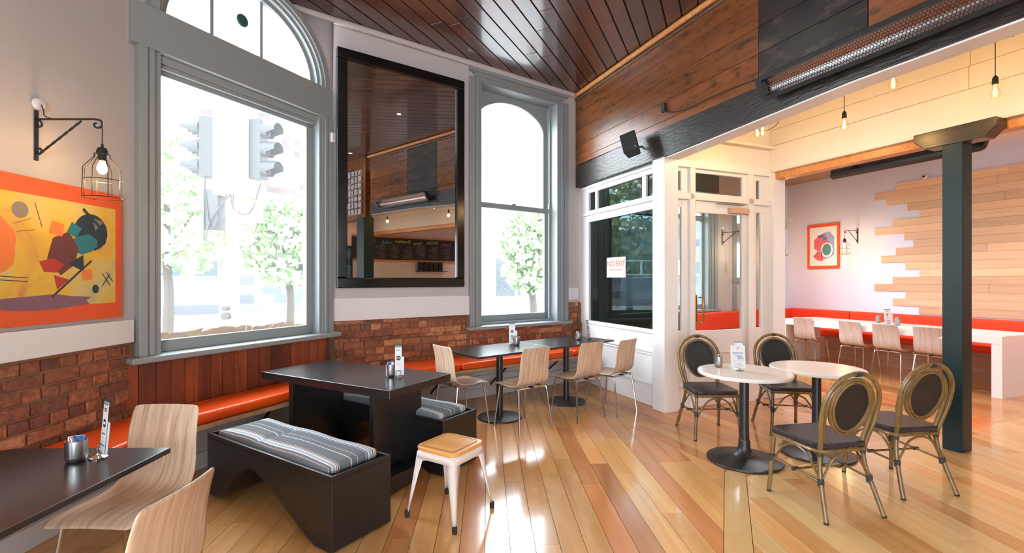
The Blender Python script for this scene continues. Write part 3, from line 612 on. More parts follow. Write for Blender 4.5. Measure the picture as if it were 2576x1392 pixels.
# ------------------------------------------------------------------ side room
rwall = struct(BOX(9.6, 9.8, -3.5, 7.41, 0, 3.7).build('wall_right', m_wallr, None, (0, 0, 0), AA), 'lilac white wall half clad with pale timber strips')
struct(BOX(5.4, 9.8, -3.5, 4.43, 3.55, 3.6).build('ceiling_side_room', m_wallr, None, (0, 0, 0), AA))
RG = .128
ends = [5.28, 5.63, 5.43, 5.1, 4.92, 5.33, 5.63, 5.15, 5.01, 5.28, 5.52, 5.13, 4.92, 5.33, 5.63, 5.13, 5.33, 4.93]
for i in range(18):
    z1 = 3.215-i*RG; t = ends[i]; cuts = [t]; x = t-R.uniform(1.1, 2.4)
    while x > -1.6: cuts.append(x); x -= R.uniform(1.4, 2.6)
    cuts.append(-1.8)
    for a, b in zip(cuts, cuts[1:]):
        BOX(-(a-b)/2+.001, (a-b)/2-.001, -.022, 0, z1-RG+.001, z1-.001).build('cladding_board', m_cedar, rwall, (9.6+R.uniform(-.002, .002), (a+b)/2, 0), rz=-PI/2, bevel=.002, seg=1)
# ------------------------------------------------------------------ built-in benches with orange cushions
def cushion(poly, z0, z1, name, label, group, mat=None, bev=.022, seg=3):
    cx = sum(p[0] for p in poly)/len(poly); cy = sum(p[1] for p in poly)/len(poly)
    o = G().prism([(x-cx, y-cy) for x, y in poly], 0, z1-z0).build(name, mat or m_orange, None, (cx, cy, z0), bevel=bev, seg=seg)
    return tag(o, label, 'cushion', group)
def wpt(O, d, s, k): return (O[0]+d[0]*s+d[1]*k, O[1]+d[1]*s-d[0]*k)   # k into the room
# front line intersections
def isect(p, d, q, e):
    det = d[0]*-e[1]+e[0]*d[1]; t = ((q[0]-p[0])*-e[1]+e[0]*(q[1]-p[1]))/det; return (p[0]+d[0]*t, p[1]+d[1]*t)
LBX = -2.27
Wf = wpt(WO, WD, 0, .43)
cLW = isect((LBX, 0), (0, 1), Wf, WD); Mf = wpt(MO, MD, 0, .52); cWM = isect(Wf, WD, Mf, MD)
bench = thing('wall_bench', 'fixed pale plywood wall bench running under the windows below orange cushions', 'bench')
g = G()
g.prism([(-2.69, .6), (LBX, .6), cLW, (-2.69, 3.40)], .43, .465)
g.prism([(-2.69, 3.40), cLW, cWM, wpt(MO, MD, -.0, .03)], .43, .465)
e2 = wpt(MO, MD, 3.56, .03); e3 = wpt(MO, MD, 3.44, .52)
g.prism([wpt(MO, MD, 0, .03), cWM, e3, e2], .43, .465)
g.build('seat_board', m_bench, bench, bevel=.004)
for (O, d, s, k) in ((MO, MD, 1.15, .5), (MO, MD, 2.0, .5), (MO, MD, 2.85, .5), (WO, WD, .9, .38), (WO, WD, 1.6, .38)):
    a = wpt(O, d, s, .02); b = wpt(O, d, s, k-.08)
    G().tube([a+(.12,), b+(.42,)], .012, 6).tube([a+(.42,), b+(.42,)], .012, 6).build('bracket', m_signal, bench)
cushion([(-2.68, .7), (LBX+.01, .7), (LBX+.01, cLW[1]-.01), (-2.68, 3.38)], .466, .545, 'bench_cushion', 'orange vinyl bench cushion along the brick wall under the painting', 'orange bench cushions')
q1 = wpt(WO, WD, .03, .02); q2 = wpt(WO, WD, 1.80, .03)
cushion([(q1[0], q1[1]), (cLW[0]+.01, cLW[1]+.02), (cWM[0]-.01, cWM[1]-.02), q2], .466, .55, 'bench_cushion', 'long orange vinyl cushion under the arched window', 'orange bench cushions', bev=.04, seg=6)
sp = [(-.0, 1.30, 'orange cushion behind the end chair, between black slab table and first slate topped table'), (1.31, 2.2, 'orange cushion under the near slate topped table, second along the brick wall'), (2.21, 3.05, 'orange cushion under the sash window behind the pedestal'), (3.06, 3.52, 'short orange cushion in the corner by the white partition')]
for a, b, lab in sp:
    A_ = wpt(MO, MD, a, .02); B_ = (cWM[0]+.02, cWM[1]+.02) if a < .1 else wpt(MO, MD, a, .53); C_ = wpt(MO, MD, b-.008, .53); D_ = wpt(MO, MD, b-.008, .02)
    if b > 3.4: C_ = wpt(MO, MD, 3.42, .53)
    cushion([A_, B_, C_, D_], .466, .545, 'bench_cushion', lab, 'orange bench cushions', bev=.028)

# ------------------------------------------------------------------ plywood chairs
def ply_chair(label, group, shell_mat):
    t = thing('plywood_chair', label, 'chair', group=group)
    prof = [(.235, .425), (.225, .440), (.19, .452), (.10, .452), (0, .446), (-.08, .445), (-.125, .455), (-.16, .48), (-.185, .52), (-.20, .58), (-.205, .65), (-.215, .72), (-.235, .79), (-.25, .825), (-.256, .838)]
    P = []
    for i, (y, z) in enumerate(prof):
        s = i/(len(prof)-1); w_ = .40-.05*max(0, (s-.35)/.65)-(.012 if i in (0,) else 0)
        if i == len(prof)-1: w_ -= .022
        row = []
        for k in range(9):
            u = -1+2*k/8; curve = .020*(u*u)*(max(0, s-.45)/.55)  # backrest gently cupped
            row.append((u*w_/2, y+curve, z-(.006*(u*u) if s < .3 else 0)))
        P.append(row)
    G().grid(P).build('seat_shell', shell_mat, t, smooth=True, solid=.012, sub=1)
    for sx in (-1, 1):
        G().tube(spline([(sx*.205, -.215, .0), (sx*.178, -.165, .39), (sx*.165, -.15, .418), (sx*.12, -.145, .425), (0, -.145, .425)], 4), .0095, 8).build('leg', m_chrome, t, smooth=True)
        G().tube(spline([(sx*.20, .215, .0), (sx*.172, .165, .39), (sx*.165, .145, .42), (sx*.155, .09, .425), (sx*.15, -.145, .425)], 4), .0095, 8).build('leg', m_chrome, t, smooth=True)
    BOX(-.02, .02, -.16, -.12, .426, .44).build('mounting_block', m_rubber, t)
    return t
def place(t, p, face): t.location = (p[0], p[1], 0); t.rotation_euler = (0, 0, math.atan2(face[1], face[0])-PI/2); return t
pc = ply_chair('pale plywood chair facing the camera at the end of the lower left black table', 'pale plywood chairs with chrome legs', m_ply)
chairs = [((-1.83, 2.30), (-.03, -1), None),
 ((-1.30, 1.545), (-1, .02), 'plywood chair cropped by the lower frame edge, beside the lower left black table'),
 ((-.53, 4.98), (.77, .64), 'plywood chair at the left end of the slate tables, facing along them'),
 ((.105, 4.875), (-.60, .80), 'plywood chair with its back to the room, at the near slate table'),
 ((.715, 5.27), (-.60, .80), 'plywood chair with its back to the room, at the far slate table'),
 ((1.133, 5.50), (-.70, .71), 'plywood chair turned away beside the white partition wainscot')]
for i, (p, f, lab) in enumerate(chairs):
    if i == 0: place(pc, p, f)
    else:
        c = dup(pc, (p[0], p[1], 0), math.atan2(f[1], f[0])-PI/2, lab)

# ------------------------------------------------------------------ rattan bistro chairs
def rattan(label, group):
    t = thing('rattan_chair', label, 'chair', group=group)
    HZ = .92
    def hoop(w0, w1, zb, z1, y0, ysl, r, n=26, cz=None):
        """arch from (w0,zb) swelling to w1 and closing over the top at z1; leans back with height"""
        cz = z1-w1*1.02; pts = []
        right = [(w0, zb), (w0+.008, zb+.08), (w1*.98, cz-.10), (w1, cz)] + [(w1*math.cos(a), cz+(z1-cz)*math.sin(a)) for a in [PI*k/14 for k in range(1, 7)]]
        left = [(-x, z) for x, z in reversed(right)]
        allp = right+[(0, z1)]+left
        return spline([(x, y0-(z-.45)*ysl-.0*x, z) for x, z in allp], 3)
    fr = G(); fr.tube(hoop(.165, .205, .40, HZ, -.195, .22, .014), .0145, 10); fr.build('outer_hoop', m_bamboo, t, smooth=True)
    G().tube(hoop(.142, .172, .40, HZ-.045, -.185, .22, .012), .0125, 10).build('inner_hoop', m_bamboo, t, smooth=True)
    def oval(rx, rz_, cz, off, n=36, y=0): return [(rx*math.cos(2*PI*k/n)*(1-.10*(math.sin(2*PI*k/n) < 0)*abs(math.sin(2*PI*k/n))), -.185-(cz+rz_*math.sin(2*PI*k/n)-.45)*.22+off, cz+rz_*math.sin(2*PI*k/n)) for k in range(n)]
    G().tube(oval(.150, .182, .70, -.006), .011, 8, closed=True).build('oval_ring', m_bamboo, t, smooth=True)
    G().tube(oval(.132, .163, .70, -.012), .009, 8, closed=True).build('oval_ring', m_bamboo, t, smooth=True)
    ov = oval(.140, .172, .70, .006); ov2 = oval(.134, .166, .70, -.012)
    g = G(); n = len(ov); g.add(ov+ov2, [tuple(range(n-1, -1, -1)), tuple(range(n, 2*n))]+[(i, (i+1) % n, (i+1) % n+n, i+n) for i in range(n)])
    g.build('woven_back', m_weaveb, t)
    G().tube([(.139*math.cos(a), -.185-(.70+.171*math.sin(a)-.45)*.22+.010, .70+.171*math.sin(a)) for a in [2*PI*k/36 for k in range(36)]], .007, 6, closed=True).build('back_binding', m_wrap, t, smooth=True)
    seat = rrect(.43, .42, .07, 5, 0, .0); seat = [(x*(1-.09*(.21-y)/.42), y) for x, y in seat]
    G().prism(seat, .425, .465).build('woven_seat', m_weave, t, bevel=.014, seg=3)
    G().tube([(x*.985, y*.985, .415) for x, y in seat], .012, 8, closed=True).build('seat_rail', m_bamboo, t, smooth=True)
    L = []
    for sx in (-1, 1):
        fl = spline([(sx*.190, .180, .415), (sx*.198, .190, .25), (sx*.212, .205, .0)], 4)
        bl = spline([(sx*.160, -.180, .43), (sx*.172, -.190, .30), (sx*.195, -.235, .15), (sx*.215, -.285, .0)], 4)
        for pts in (fl, bl):
            lg = G().tube(pts, .0145, 10).build('leg', m_bamboo, t, smooth=True)
            e = pts[-1]; d = (pts[-1]-pts[-2]).normalized()
            G().tube([e-d*.012, e+Vector((0, 0, .0005))], .0152, 10).build('foot_cap', m_rubber, lg, smooth=True)
            for zz in (.10, .30):
                a = min(pts, key=lambda p: abs(p.z-zz)); G().tube([a-Vector((0, 0, .0015)), a+Vector((0, 0, .0015))], .0150, 10).build('cane_joint', m_rubber, lg)
        L += [fl, bl]
    def at(pts, z): return min(pts, key=lambda p: abs(p.z-z))
    brc = G(); lowz = .21
    pair = [(L[0], L[2]), (L[1], L[3]), (L[0], L[1]), (L[2], L[3])]
    for a, b in pair:                                   # arched braces between neighbouring legs
        p, q = at(a, lowz), at(b, lowz); m = (p+q)/2; m.z = .40
        brc.tube(spline([p, p.lerp(m, .45)+Vector((0, 0, .055)), p.lerp(m, .8)+Vector((0, 0, .03)), m, q.lerp(m, .8)+Vector((0, 0, .03)), q.lerp(m, .45)+Vector((0, 0, .055)), q], 4), .0078, 7)
    brc.build('arched_brace', m_bamboo, t, smooth=True)
    st = G()
    for a, b in ((L[0], L[1]), (L[2], L[3])): st.tube([at(a, .23), at(b, .23)], .008, 8)
    c1 = (at(L[0], .23)+at(L[1], .23))/2; c2 = (at(L[2], .23)+at(L[3], .23))/2; st.tube([c1, c2], .008, 8)
    st.build('stretcher', m_bamboo, t, smooth=True)
    for l in L:
        wr = G()
        a = at(l, .23); wr.tube([a-Vector((0, 0, .028)), a, a+Vector((0, 0, .022))], [.0175, .0195, .0175], 10)
        wr.build('binding', m_wrap, t, smooth=True); a = at(l, .41)
        G().tube([a-Vector((0, 0, .018)), a+Vector((0, 0, .012))], .0185, 10).build('binding', m_wrap, t, smooth=True)
    wr = G(); wr.tube([c1-Vector((.02, 0, 0)), c1+Vector((.02, 0, 0))], .013, 8).build('binding', m_wrap, t, smooth=True); G().tube([c2-Vector((.02, 0, 0)), c2+Vector((.02, 0, 0))], .013, 8).build('binding', m_wrap, t, smooth=True); wr = G()
    ytop = -.195-(HZ-.45)*.22
    wr.tube([(-.018, ytop-.0, HZ-.004), (.018, ytop, HZ-.004)], .0175, 10)
    wr.build('binding', m_wrap, t, smooth=True)
    return t
rc = rattan('rattan bistro chair with its back toward the camera, in front between the two marble tables', 'rattan bistro chairs round the marble tables')
place(rc, (2.075, 3.25), (-.20, .98))
for p, f, lab in (((1.915, 4.66), (0, -1), 'rattan bistro chair facing the camera beside the white door, left of the pair'), ((2.74, 4.80), (-.13, -.99), 'rattan bistro chair behind the marble tables, in front of the long white table'), ((2.83, 3.57), (-.15, .985), 'rattan bistro chair with its back to the camera, beside the dark green column')):
    dup(rc, (p[0], p[1], 0), math.atan2(f[1], f[0])-PI/2, lab)

# ------------------------------------------------------------------ tables
def round_table(p, lab):
    t = thing('round_table', lab, 'table', (p[0], p[1], 0), group='round marble cafe tables')
    G().lathe([(.345, .712), (.358, .714), (.362, .722), (.362, .735), (.356, .742), (.02, .742)], 56).build('marble_top', m_marble, t, smooth=True)
    G().lathe([(.038, .12), (.036, .30), (.036, .712)], 24).build('column', m_cast, t, smooth=True)
    G().lathe([(.285, .0), (.292, .008), (.288, .018), (.20, .030), (.10, .045), (.065, .07), (.048, .11), (.044, .15), (.0445, .17), (.040, .18)], 48).build('base', m_cast, t, smooth=True)
    G().lathe([(.12, .700), (.12, .712)], 24).build('mounting_plate', m_cast, t)
    return t
round_table((1.925, 3.975), 'round white marble table with reserved card and steel cup')
round_table((2.63, 4.14), 'bare round white marble table beside the rattan chair behind it')
def slate_table(p, rz, lab):
    t = thing('slate_table', lab, 'table', (p[0], p[1], 0), rz, group='slate topped pedestal tables')
    BOX(-.519, .519, -.325, .325, .728, .75).build('tabletop', m_btop, t, bevel=.004)
    G().lathe([(.036, .02), (.036, .72)], 24).build('column', m_cast, t, smooth=True)
    G().lathe([(.235, 0), (.24, .004), (.24, .012), (.234, .017), (.04, .02)], 48).build('base', m_cast, t, smooth=True)
    BOX(-.2, .2, -.03, .03, .712, .728).build('support_arm', m_cast, t)
    return t
TA = math.radians(40)
slate_table((-.135, 5.215), TA, 'slate topped pedestal table carrying the number nine sign')
slate_table((.665, 5.886), TA, 'slate topped pedestal table in the corner by the partition')
# black table at lower left under the painting
t = thing('black_table', 'black laminate table running out of frame beside the brick wall bench', 'table', (-1.87, 1.35, 0))
G().prism([(.34, -.85), (.325, .822), (-.36, .812), (-.43, .77), (-.45, .69), (-.45, -.85)], .715, .74).build('tabletop', m_btop, t, bevel=.004)
G().lathe([(.035, .02), (.035, .715)], 20, (-.05, .1, 0)).build('column', m_cast, t, smooth=True); G().lathe([(.24, 0), (.24, .015), (.04, .02)], 40, (-.05, .1, 0)).build('base', m_cast, t, smooth=True)
# slab-legged table
t = thing('slab_table', 'black painted wooden table on two slab legs between wave benches', 'table', (-1.268, 3.874, 0), math.radians(-29.2))
BOX(-.70, .70, -.345, .345, .69, .75).build('tabletop', m_btop, t, bevel=.006)
BOX(.425, .47, -.26, .26, .012, .69).build('leg', m_black, t, bevel=.003); BOX(-.47, -.425, -.26, .26, .012, .69).build('leg', m_black, t, bevel=.003)
BOX(.40, .65, -.30, .01, .012, .125).build('foot', m_black, t, bevel=.004); BOX(-.65, -.40, -.01, .30, .012, .125).build('foot', m_black, t, bevel=.004)
for x, y in ((.6, -.25), (.6, -.03), (-.6, .25), (-.6, .03), (.447, .22), (-.447, -.22)): G().lathe([(.018, 0), (.018, .014)], 12, (x, y, 0)).build('foot_pad', m_rubber, t)
# wave benches
def wave_bench(p, rz, lab):
    t = thing('wave_bench', lab, 'bench', (p[0], p[1], 0), rz, group='black wave benches')
    L_, W_, Hh = 1.38, .42, .43
    pr = [(-L_/2, .018), (-L_/2+.02, .010)]+[(-L_/2+x, z) for x, z in spl2([(.10, .010), (.16, .020), (.24, .06), (.32, .14), (.40, .235), (.47, .280), (.55, .294), (.63, .284), (.71, .255), (.82, .207), (.92, .153), (1.03, .099), (1.15, .04)])]
    pr += [(-L_/2+1.225, .010), (L_/2-.01, .010), (L_/2, .02), (L_/2, Hh-.0), (-L_/2, Hh)]
    # body is one carved block with a raised rim round the cushion tray
    pr2 = [(x, z if z < Hh-.001 else Hh-.03) for x, z in pr]
    G().prismxz(pr2, -W_/2, W_/2).build('body', m_black, t, bevel=.004)
    e = .022
    g = G().box(-L_/2, L_/2, -W_/2, -W_/2+e, Hh-.03, Hh).box(-L_/2, L_/2, W_/2-e, W_/2, Hh-.03, Hh).box(-L_/2, -L_/2+e, -W_/2+e, W_/2-e, Hh-.03, Hh).box(L_/2-e, L_/2, -W_/2+e, W_/2-e, Hh-.03, Hh)
    g.build('tray_rim', m_black, t, bevel=.004)
    for x, y in ((L_/2-.06, -.15), (L_/2-.06, .15), (-L_/2+.05, -.15), (-L_/2+.05, .15)): G().lathe([(.022, 0), (.022, .012)], 12, (x, y, 0)).build('foot_pad', m_rubber, t)
    return t
def spl2(pts): return [(p.x, p.z) for p in spline([(x, 0, z) for x, z in pts], 4)]
def stripe_cushion(p, rz, lab):
    nx, ny = 36, 14; W2, D2 = .605, .178; P = []; 
    def prof(i, j, top):
        u = -1+2*i/nx; v = -1+2*j/ny
        puff = (1-u**8)*(1-v**6); cre = math.exp(-((u+.22)/.025)**2)
        z = .050+.020*puff-.016*cre*(1-abs(v)**4)+.004*math.sin(7*u+2*v) if top else .0
        return (u*W2*(1-.012*(v*v)), v*D2*(1-.02*u*u*u*u), z)
    g = G(); g.grid([[prof(i, j, True) for j in range(ny+1)] for i in range(nx+1)]); n = len(g.v)
    per = [(i, 0) for i in range(nx)]+[(nx, j) for j in range(ny)]+[(i, ny) for i in range(nx, 0, -1)]+[(0, j) for j in range(ny, 0, -1)]
    tp = [i*(ny+1)+j for i, j in per]; lo = []
    for i, j in per:
        x, y, z = prof(i, j, True); lo.append((x*1.012, y*1.02, .025))
    b = len(g.v); g.v += lo; b2 = len(g.v); g.v += [(x*.99, y*.98, 0) for x, y, z in lo]; m = len(per)
    g.f += [(tp[k], tp[(k+1) % m], b+(k+1) % m, b+k) for k in range(m)]+[(b+k, b+(k+1) % m, b2+(k+1) % m, b2+k) for k in range(m)]+[tuple(b2+k for k in range(m))]
    g.mi = [0]*len(g.f)
    o = g.build('striped_cushion', m_stripe, None, (p[0], p[1], .402), rz); o.data.polygons.foreach_set('use_smooth', [True]*len(o.data.polygons))
    return tag(o, lab, 'cushion', 'striped bench cushions')
RB = math.radians(-33.2)
b1 = (-1.436, 3.146); b2_ = (-.985, 4.175)
wave_bench(b1, RB, 'nearest black wave-cut bench in front of the slab table')
wave_bench(b2_, RB, 'black wave-cut bench behind the slab table, partly hidden')
stripe_cushion((b1[0], b1[1]), RB, 'grey and white striped cushion with a folded crease on the nearest bench')
stripe_cushion((b2_[0], b2_[1]), RB, 'grey and white striped cushion on the bench behind the slab table')
# stool
t = thing('metal_stool', 'white powder coated steel stool with square timber seat', 'stool', (-.398, 3.095, 0), math.radians(-32.5))
sq = rrect(.325, .325, .055, 6)
st = G().prism(sq, .422, .447).build('seat', m_stoolw, t, bevel=.007, seg=3)
G().prism(rrect(.262, .262, .03, 5), .4475, .4485).build('seat_inset', m_stoolw, st, bevel=.001)
G().tube([(x, y, .4478) for x, y in rrect(.262, .262, .03, 5)], .0028, 6, closed=True).build('routed_groove', flat('groove_brown', (150, 92, 40), .5), st)
sk = G(); sq1 = rrect(.315, .315, .055, 6); sq2 = rrect(.332, .332, .06, 6); n = len(sq1)
sk.add([(x, y, .424) for x, y in sq1]+[(x, y, .375) for x, y in sq2], [(i, (i+1) % n, (i+1) % n+n, i+n) for i in range(n)]); sk.build('apron', m_wpow, t, smooth=True, solid=.003)
for sx in (-1, 1):
    for sy in (-1, 1):
        P = []
        for (zz, hw, cen) in ((.412, .078, .151), (.37, .062, .156), (.28, .046, .166), (.16, .030, .180), (.035, .018, .196)):
            # angle-section leg: two flanges meeting at a rounded outer corner
            c = cen; P.append([(sx*(c-hw), sy*c, zz), (sx*(c-.014), sy*c, zz), (sx*(c-.004), sy*(c-.004), zz), (sx*c, sy*(c-.014), zz), (sx*c, sy*(c-hw), zz)])
        lg = G().grid(P).build('leg', m_wpow, t, smooth=True, solid=.003)
        G().lathe([(.015, 0), (.016, .03), (.014, .04)], 14, (sx*.193, sy*.193, 0)).build('foot_cap', m_rubber, lg, smooth=True)
g = G(); g.tube([(-.14, -.14, .35), (.14, .14, .35)], .006, 6).tube([(-.14, .14, .35), (.14, -.14, .35)], .006, 6); g.build('cross_brace', m_wpow, t)

# ------------------------------------------------------------------ cups, card holders
def cup(p, lab, r=.036, h=.085):
    t = thing('steel_cup', lab, 'cup', p, group='steel condiment cups')
    G().lathe([(r*.72, 0), (r*.9, .006), (r, .02), (r, h), (r-.003, h), (r-.003, h-.03), (.001, h-.03)], 28).build('beaker', m_steel, t, smooth=True)
    G().lathe([(r-.0035, h-.03), (r-.0035, h-.001), (r-.006, h-.001), (r-.006, h-.03)], 24).build('lining', m_copper, t)
    for k in range(7):
        a = R.uniform(0, 6.28); rr = R.uniform(.2, .6)*r; M = Matrix.Translation((rr*math.cos(a), rr*math.sin(a), h-.004)) @ Matrix.Rotation(a, 4, 'Z') @ Matrix.Rotation(R.uniform(-.35, .35), 4, 'X')
        G().mbox(M, .026, .004, .045).build('sugar_packet', [m_paper, m_paper, m_blueink][k % 3] if k != 3 else m_copper, t)
    return t
def card(p, rz, lab, h=.20, wd=.055, nine=False, lean=.08, big=False):
    t = thing('card_holder', lab, 'sign', p, rz, group='menu card holders')
    G().lathe([(.033, 0), (.034, .004), (.02, .009), (.008, .014), (.006, .02)], 28).build('base', m_chrome, t, smooth=True)
    G().tube([(.019*math.cos(a), 0, .038+.019*math.sin(a)) for a in [2*PI*k/24 for k in range(24)]], .0018, 6, closed=True).build('ring_clip', m_chrome, t, smooth=True)
    M = Matrix.Translation((0, .012, .018)) @ Matrix.Rotation(-lean, 4, 'X')
    c = BOX(-wd/2, wd/2, -.0008, .0008, 0, h).build('card', m_paper, t); c.matrix_local = M
    def on(o_): pass
    if not big:
        BOX(-wd/2, wd/2, -.0012, -.0008, h-.014, h).build('teal_band', m_teal, c)
        G().lathe([(.018, 0), (.018, .0004)], 24).build('printed_disc', m_ink, c, (0, -.0009, h*.58), rot=(PI/2, 0, 0))
        text('$10', .018, m_paper, c, (0, -.0018, h*.58), (PI/2, 0, 0)); text('PIZZA &\nPARTY', .009, m_ink, c, (0, -.0012, h*.84), (PI/2, 0, 0))
        if nine: text('9', .06, m_ink, c, (0, -.0014, h*.28), (PI/2, 0, 0))
        else: text('every day', .009, m_ink, c, (0, -.0012, h*.38), (PI/2, 0, 0)); BOX(-wd/2, wd/2, -.0012, -.0008, .03, .036).build('teal_band', m_teal, c)
        k = BOX(wd*.2, wd*.85, .004, .0052, .0, h*.62).build('second_card', m_paper, c)
    else:
        text('RESERVED', .019, m_blueink, c, (0, -.0014, h*.66), (PI/2, 0, 0)); text('TABLE', .022, m_blueink, c, (.008, -.0014, h*.53), (PI/2, 0, 0)); text('7PM', .028, m_blueink, c, (.02, -.0014, h*.42), (PI/2, 0, 0))
        text('*', .05, m_redink, c, (0, -.0014, h*.82), (PI/2, 0, 0)); BOX(-wd/2+.01, wd/2-.01, -.0012, -.0008, h*.32, h*.324).build('ruled_line', m_blueink, c)
        k = BOX(-.022, .045, .004, .005, h*.6, h+.03).build('second_card', m_paper, c); BOX(-.022, .045, .0034, .004, h+.022, h+.03).build('teal_band', m_teal, k)
    return t
cup((-1.827, 2.01, .74), 'steel cup of sugar packets on the black table under the painting', .038, .088)
card((-1.766, 2.046, .74), math.radians(-36), 'slim menu card in chrome holder on the black table under the painting', h=.215, wd=.062)
cup((-.938, 3.707, .75), 'steel cup of sugar packets on the slab-legged table', .037, .095)
card((-.868, 3.66, .75), math.radians(12), 'slim menu card in chrome holder on the slab-legged table', h=.225, wd=.05)
card((.0, 5.56, .75), math.radians(-3), 'menu card with large number nine on the first slate table', h=.225, wd=.07, nine=True)
cup((.052, 5.47, .75), 'steel cup of sugar packets in front of the number nine card', .036, .095)
cup((.826, 5.97, .75), 'steel cup of sugar packets on the slate table in the corner', .036, .085)
card((.976, 6.07, .75), math.radians(55), 'menu card seen edge-on on the slate table in the corner', h=.22, wd=.07)
cup((1.794, 4.164, .742), 'steel cup of sugar packets on the marble table beside the reserved card', .034, .09)
card((1.889, 3.99, .742), math.radians(-2), 'clear reserved card with blue handwriting on the marble table', h=.19, wd=.12, big=True)
# ------------------------------------------------------------------ side room furniture
t = thing('long_white_table', 'long white slab-ended communal table in the side room', 'table', (0, 0, 0), AA)
BOX(7.96, 8.88, 3.20, 6.28, .686, .786).build('tabletop', m_tablew, t, bevel=.003)
BOX(7.961, 8.879, 3.2, 3.305, 0, .686).build('end_panel', m_tablew, t, bevel=.002); BOX(7.961, 8.879, 6.175, 6.28, 0, .686).build('end_panel', m_tablew, t, bevel=.002)
cs = ply_chair('grey oak plywood chair at the long white table, farthest from the column', 'grey oak chairs along the long white table', m_plyr)
for k, (n_, t_, da, lab) in enumerate(((8.15, 5.83, .05, None), (8.13, 5.01, -.04, 'grey oak plywood chair at the long white table, second from its far end'), (8.12, 4.50, .0, 'grey oak plywood chair directly in front of the menu card on the long white table'), (8.17, 3.99, .03, 'grey oak plywood chair partly hidden by the dark green column'))):
    p = pa(n_, t_); f = (.924, .382); rz_ = math.atan2(f[1], f[0])-PI/2+da
    if k == 0: cs.location = (p[0], p[1], 0); cs.rotation_euler = (0, 0, rz_)
    else: dup(cs, (p[0], p[1], 0), rz_, lab)
t = thing('side_room_bench', 'timber fronted corner bench along the clad wall', 'bench', (0, 0, 0), AA)
BOX(9.10, 9.58, -.5, 7.28, 0, .42).build('base', m_dowel if False else wood('bench_front', (150, 112, 88), (178, 138, 108), None, axis=1, rough=.5), t)
G().prism([(5.9, 6.27), (9.1, 6.84), (9.1, 7.27), (5.9, 6.69)], 0, .42).build('base', bpy.data.materials['bench_front'], t)
def acush(poly, z0, z1, lab, mat=m_orange2, bev=.035):
    cx = sum(p[0] for p in poly)/len(poly); cy = sum(p[1] for p in poly)/len(poly)
    o = G().prism([(x-cx, y-cy) for x, y in poly], 0, z1-z0).build('bench_cushion', mat, None, pa(cx, cy)+(z0,), AA, bevel=bev, seg=3); return tag(o, lab, 'cushion', 'side room bench cushions')
cutt = [7.24, 5.98, 4.38, 2.88, 1.3, -.4]
nm_ = ['in the far corner behind the first chair', 'behind the cups and menu card', 'hidden behind the dark green column', 'right of the dark green column', 'at the right edge of the picture']
for a, b, nn in zip(cutt, cutt[1:], nm_):
    acush([(9.04, b+.006), (9.575, b+.006), (9.575, a-.006), (9.04, a-.006)], .421, .56, 'orange bench seat cushion '+nn)
    acush([(9.40, b+.006), (9.585, b+.006), (9.585, a-.006), (9.40, a-.006)], .562, .895, 'orange upholstered backrest pad '+nn)
acush([(6.0, 6.27), (9.02, 6.83), (9.02, 7.12), (6.0, 6.56)], .421, .56, 'orange seat cushion along the far wall seen through the white door')
acush([(6.0, 6.57), (9.38, 7.17), (9.38, 7.33), (6.0, 6.70)], .562, .895, 'orange backrest pad along the far wall seen through the white door', bev=.03)
cup((6.09, 7.97, .786), 'steel cup on the long white table, left of the menu card', .04, .10)
cup((6.03, 7.50, .786), 'steel cup on the long white table, right of the menu card', .04, .10)
card((6.09, 7.75, .786), math.radians(14), 'menu card standing on the long white table between two cups', h=.22, wd=.14)

# column with bolster, carries the white bulkhead
cc = pa(5.245, 2.41)
t = thing('timber_column', 'dark green painted timber column with bevelled head block', 'column', (cc[0], cc[1], 0), AA)
BOX(-.074, .074, -.074, .074, 0, 2.70).build('post', m_green, t, bevel=.006, seg=1)
G().prismxz([(-.30, 2.77), (-.22, 2.69), (.20, 2.69), (.29, 2.77), (.29, 2.842), (-.30, 2.842)], -.085, .085).build('head_block', wood('olive_black_stain', (34, 32, 24), (60, 54, 36), None, rough=.3, bump=.5), t, bevel=.008, rz=PI/2)

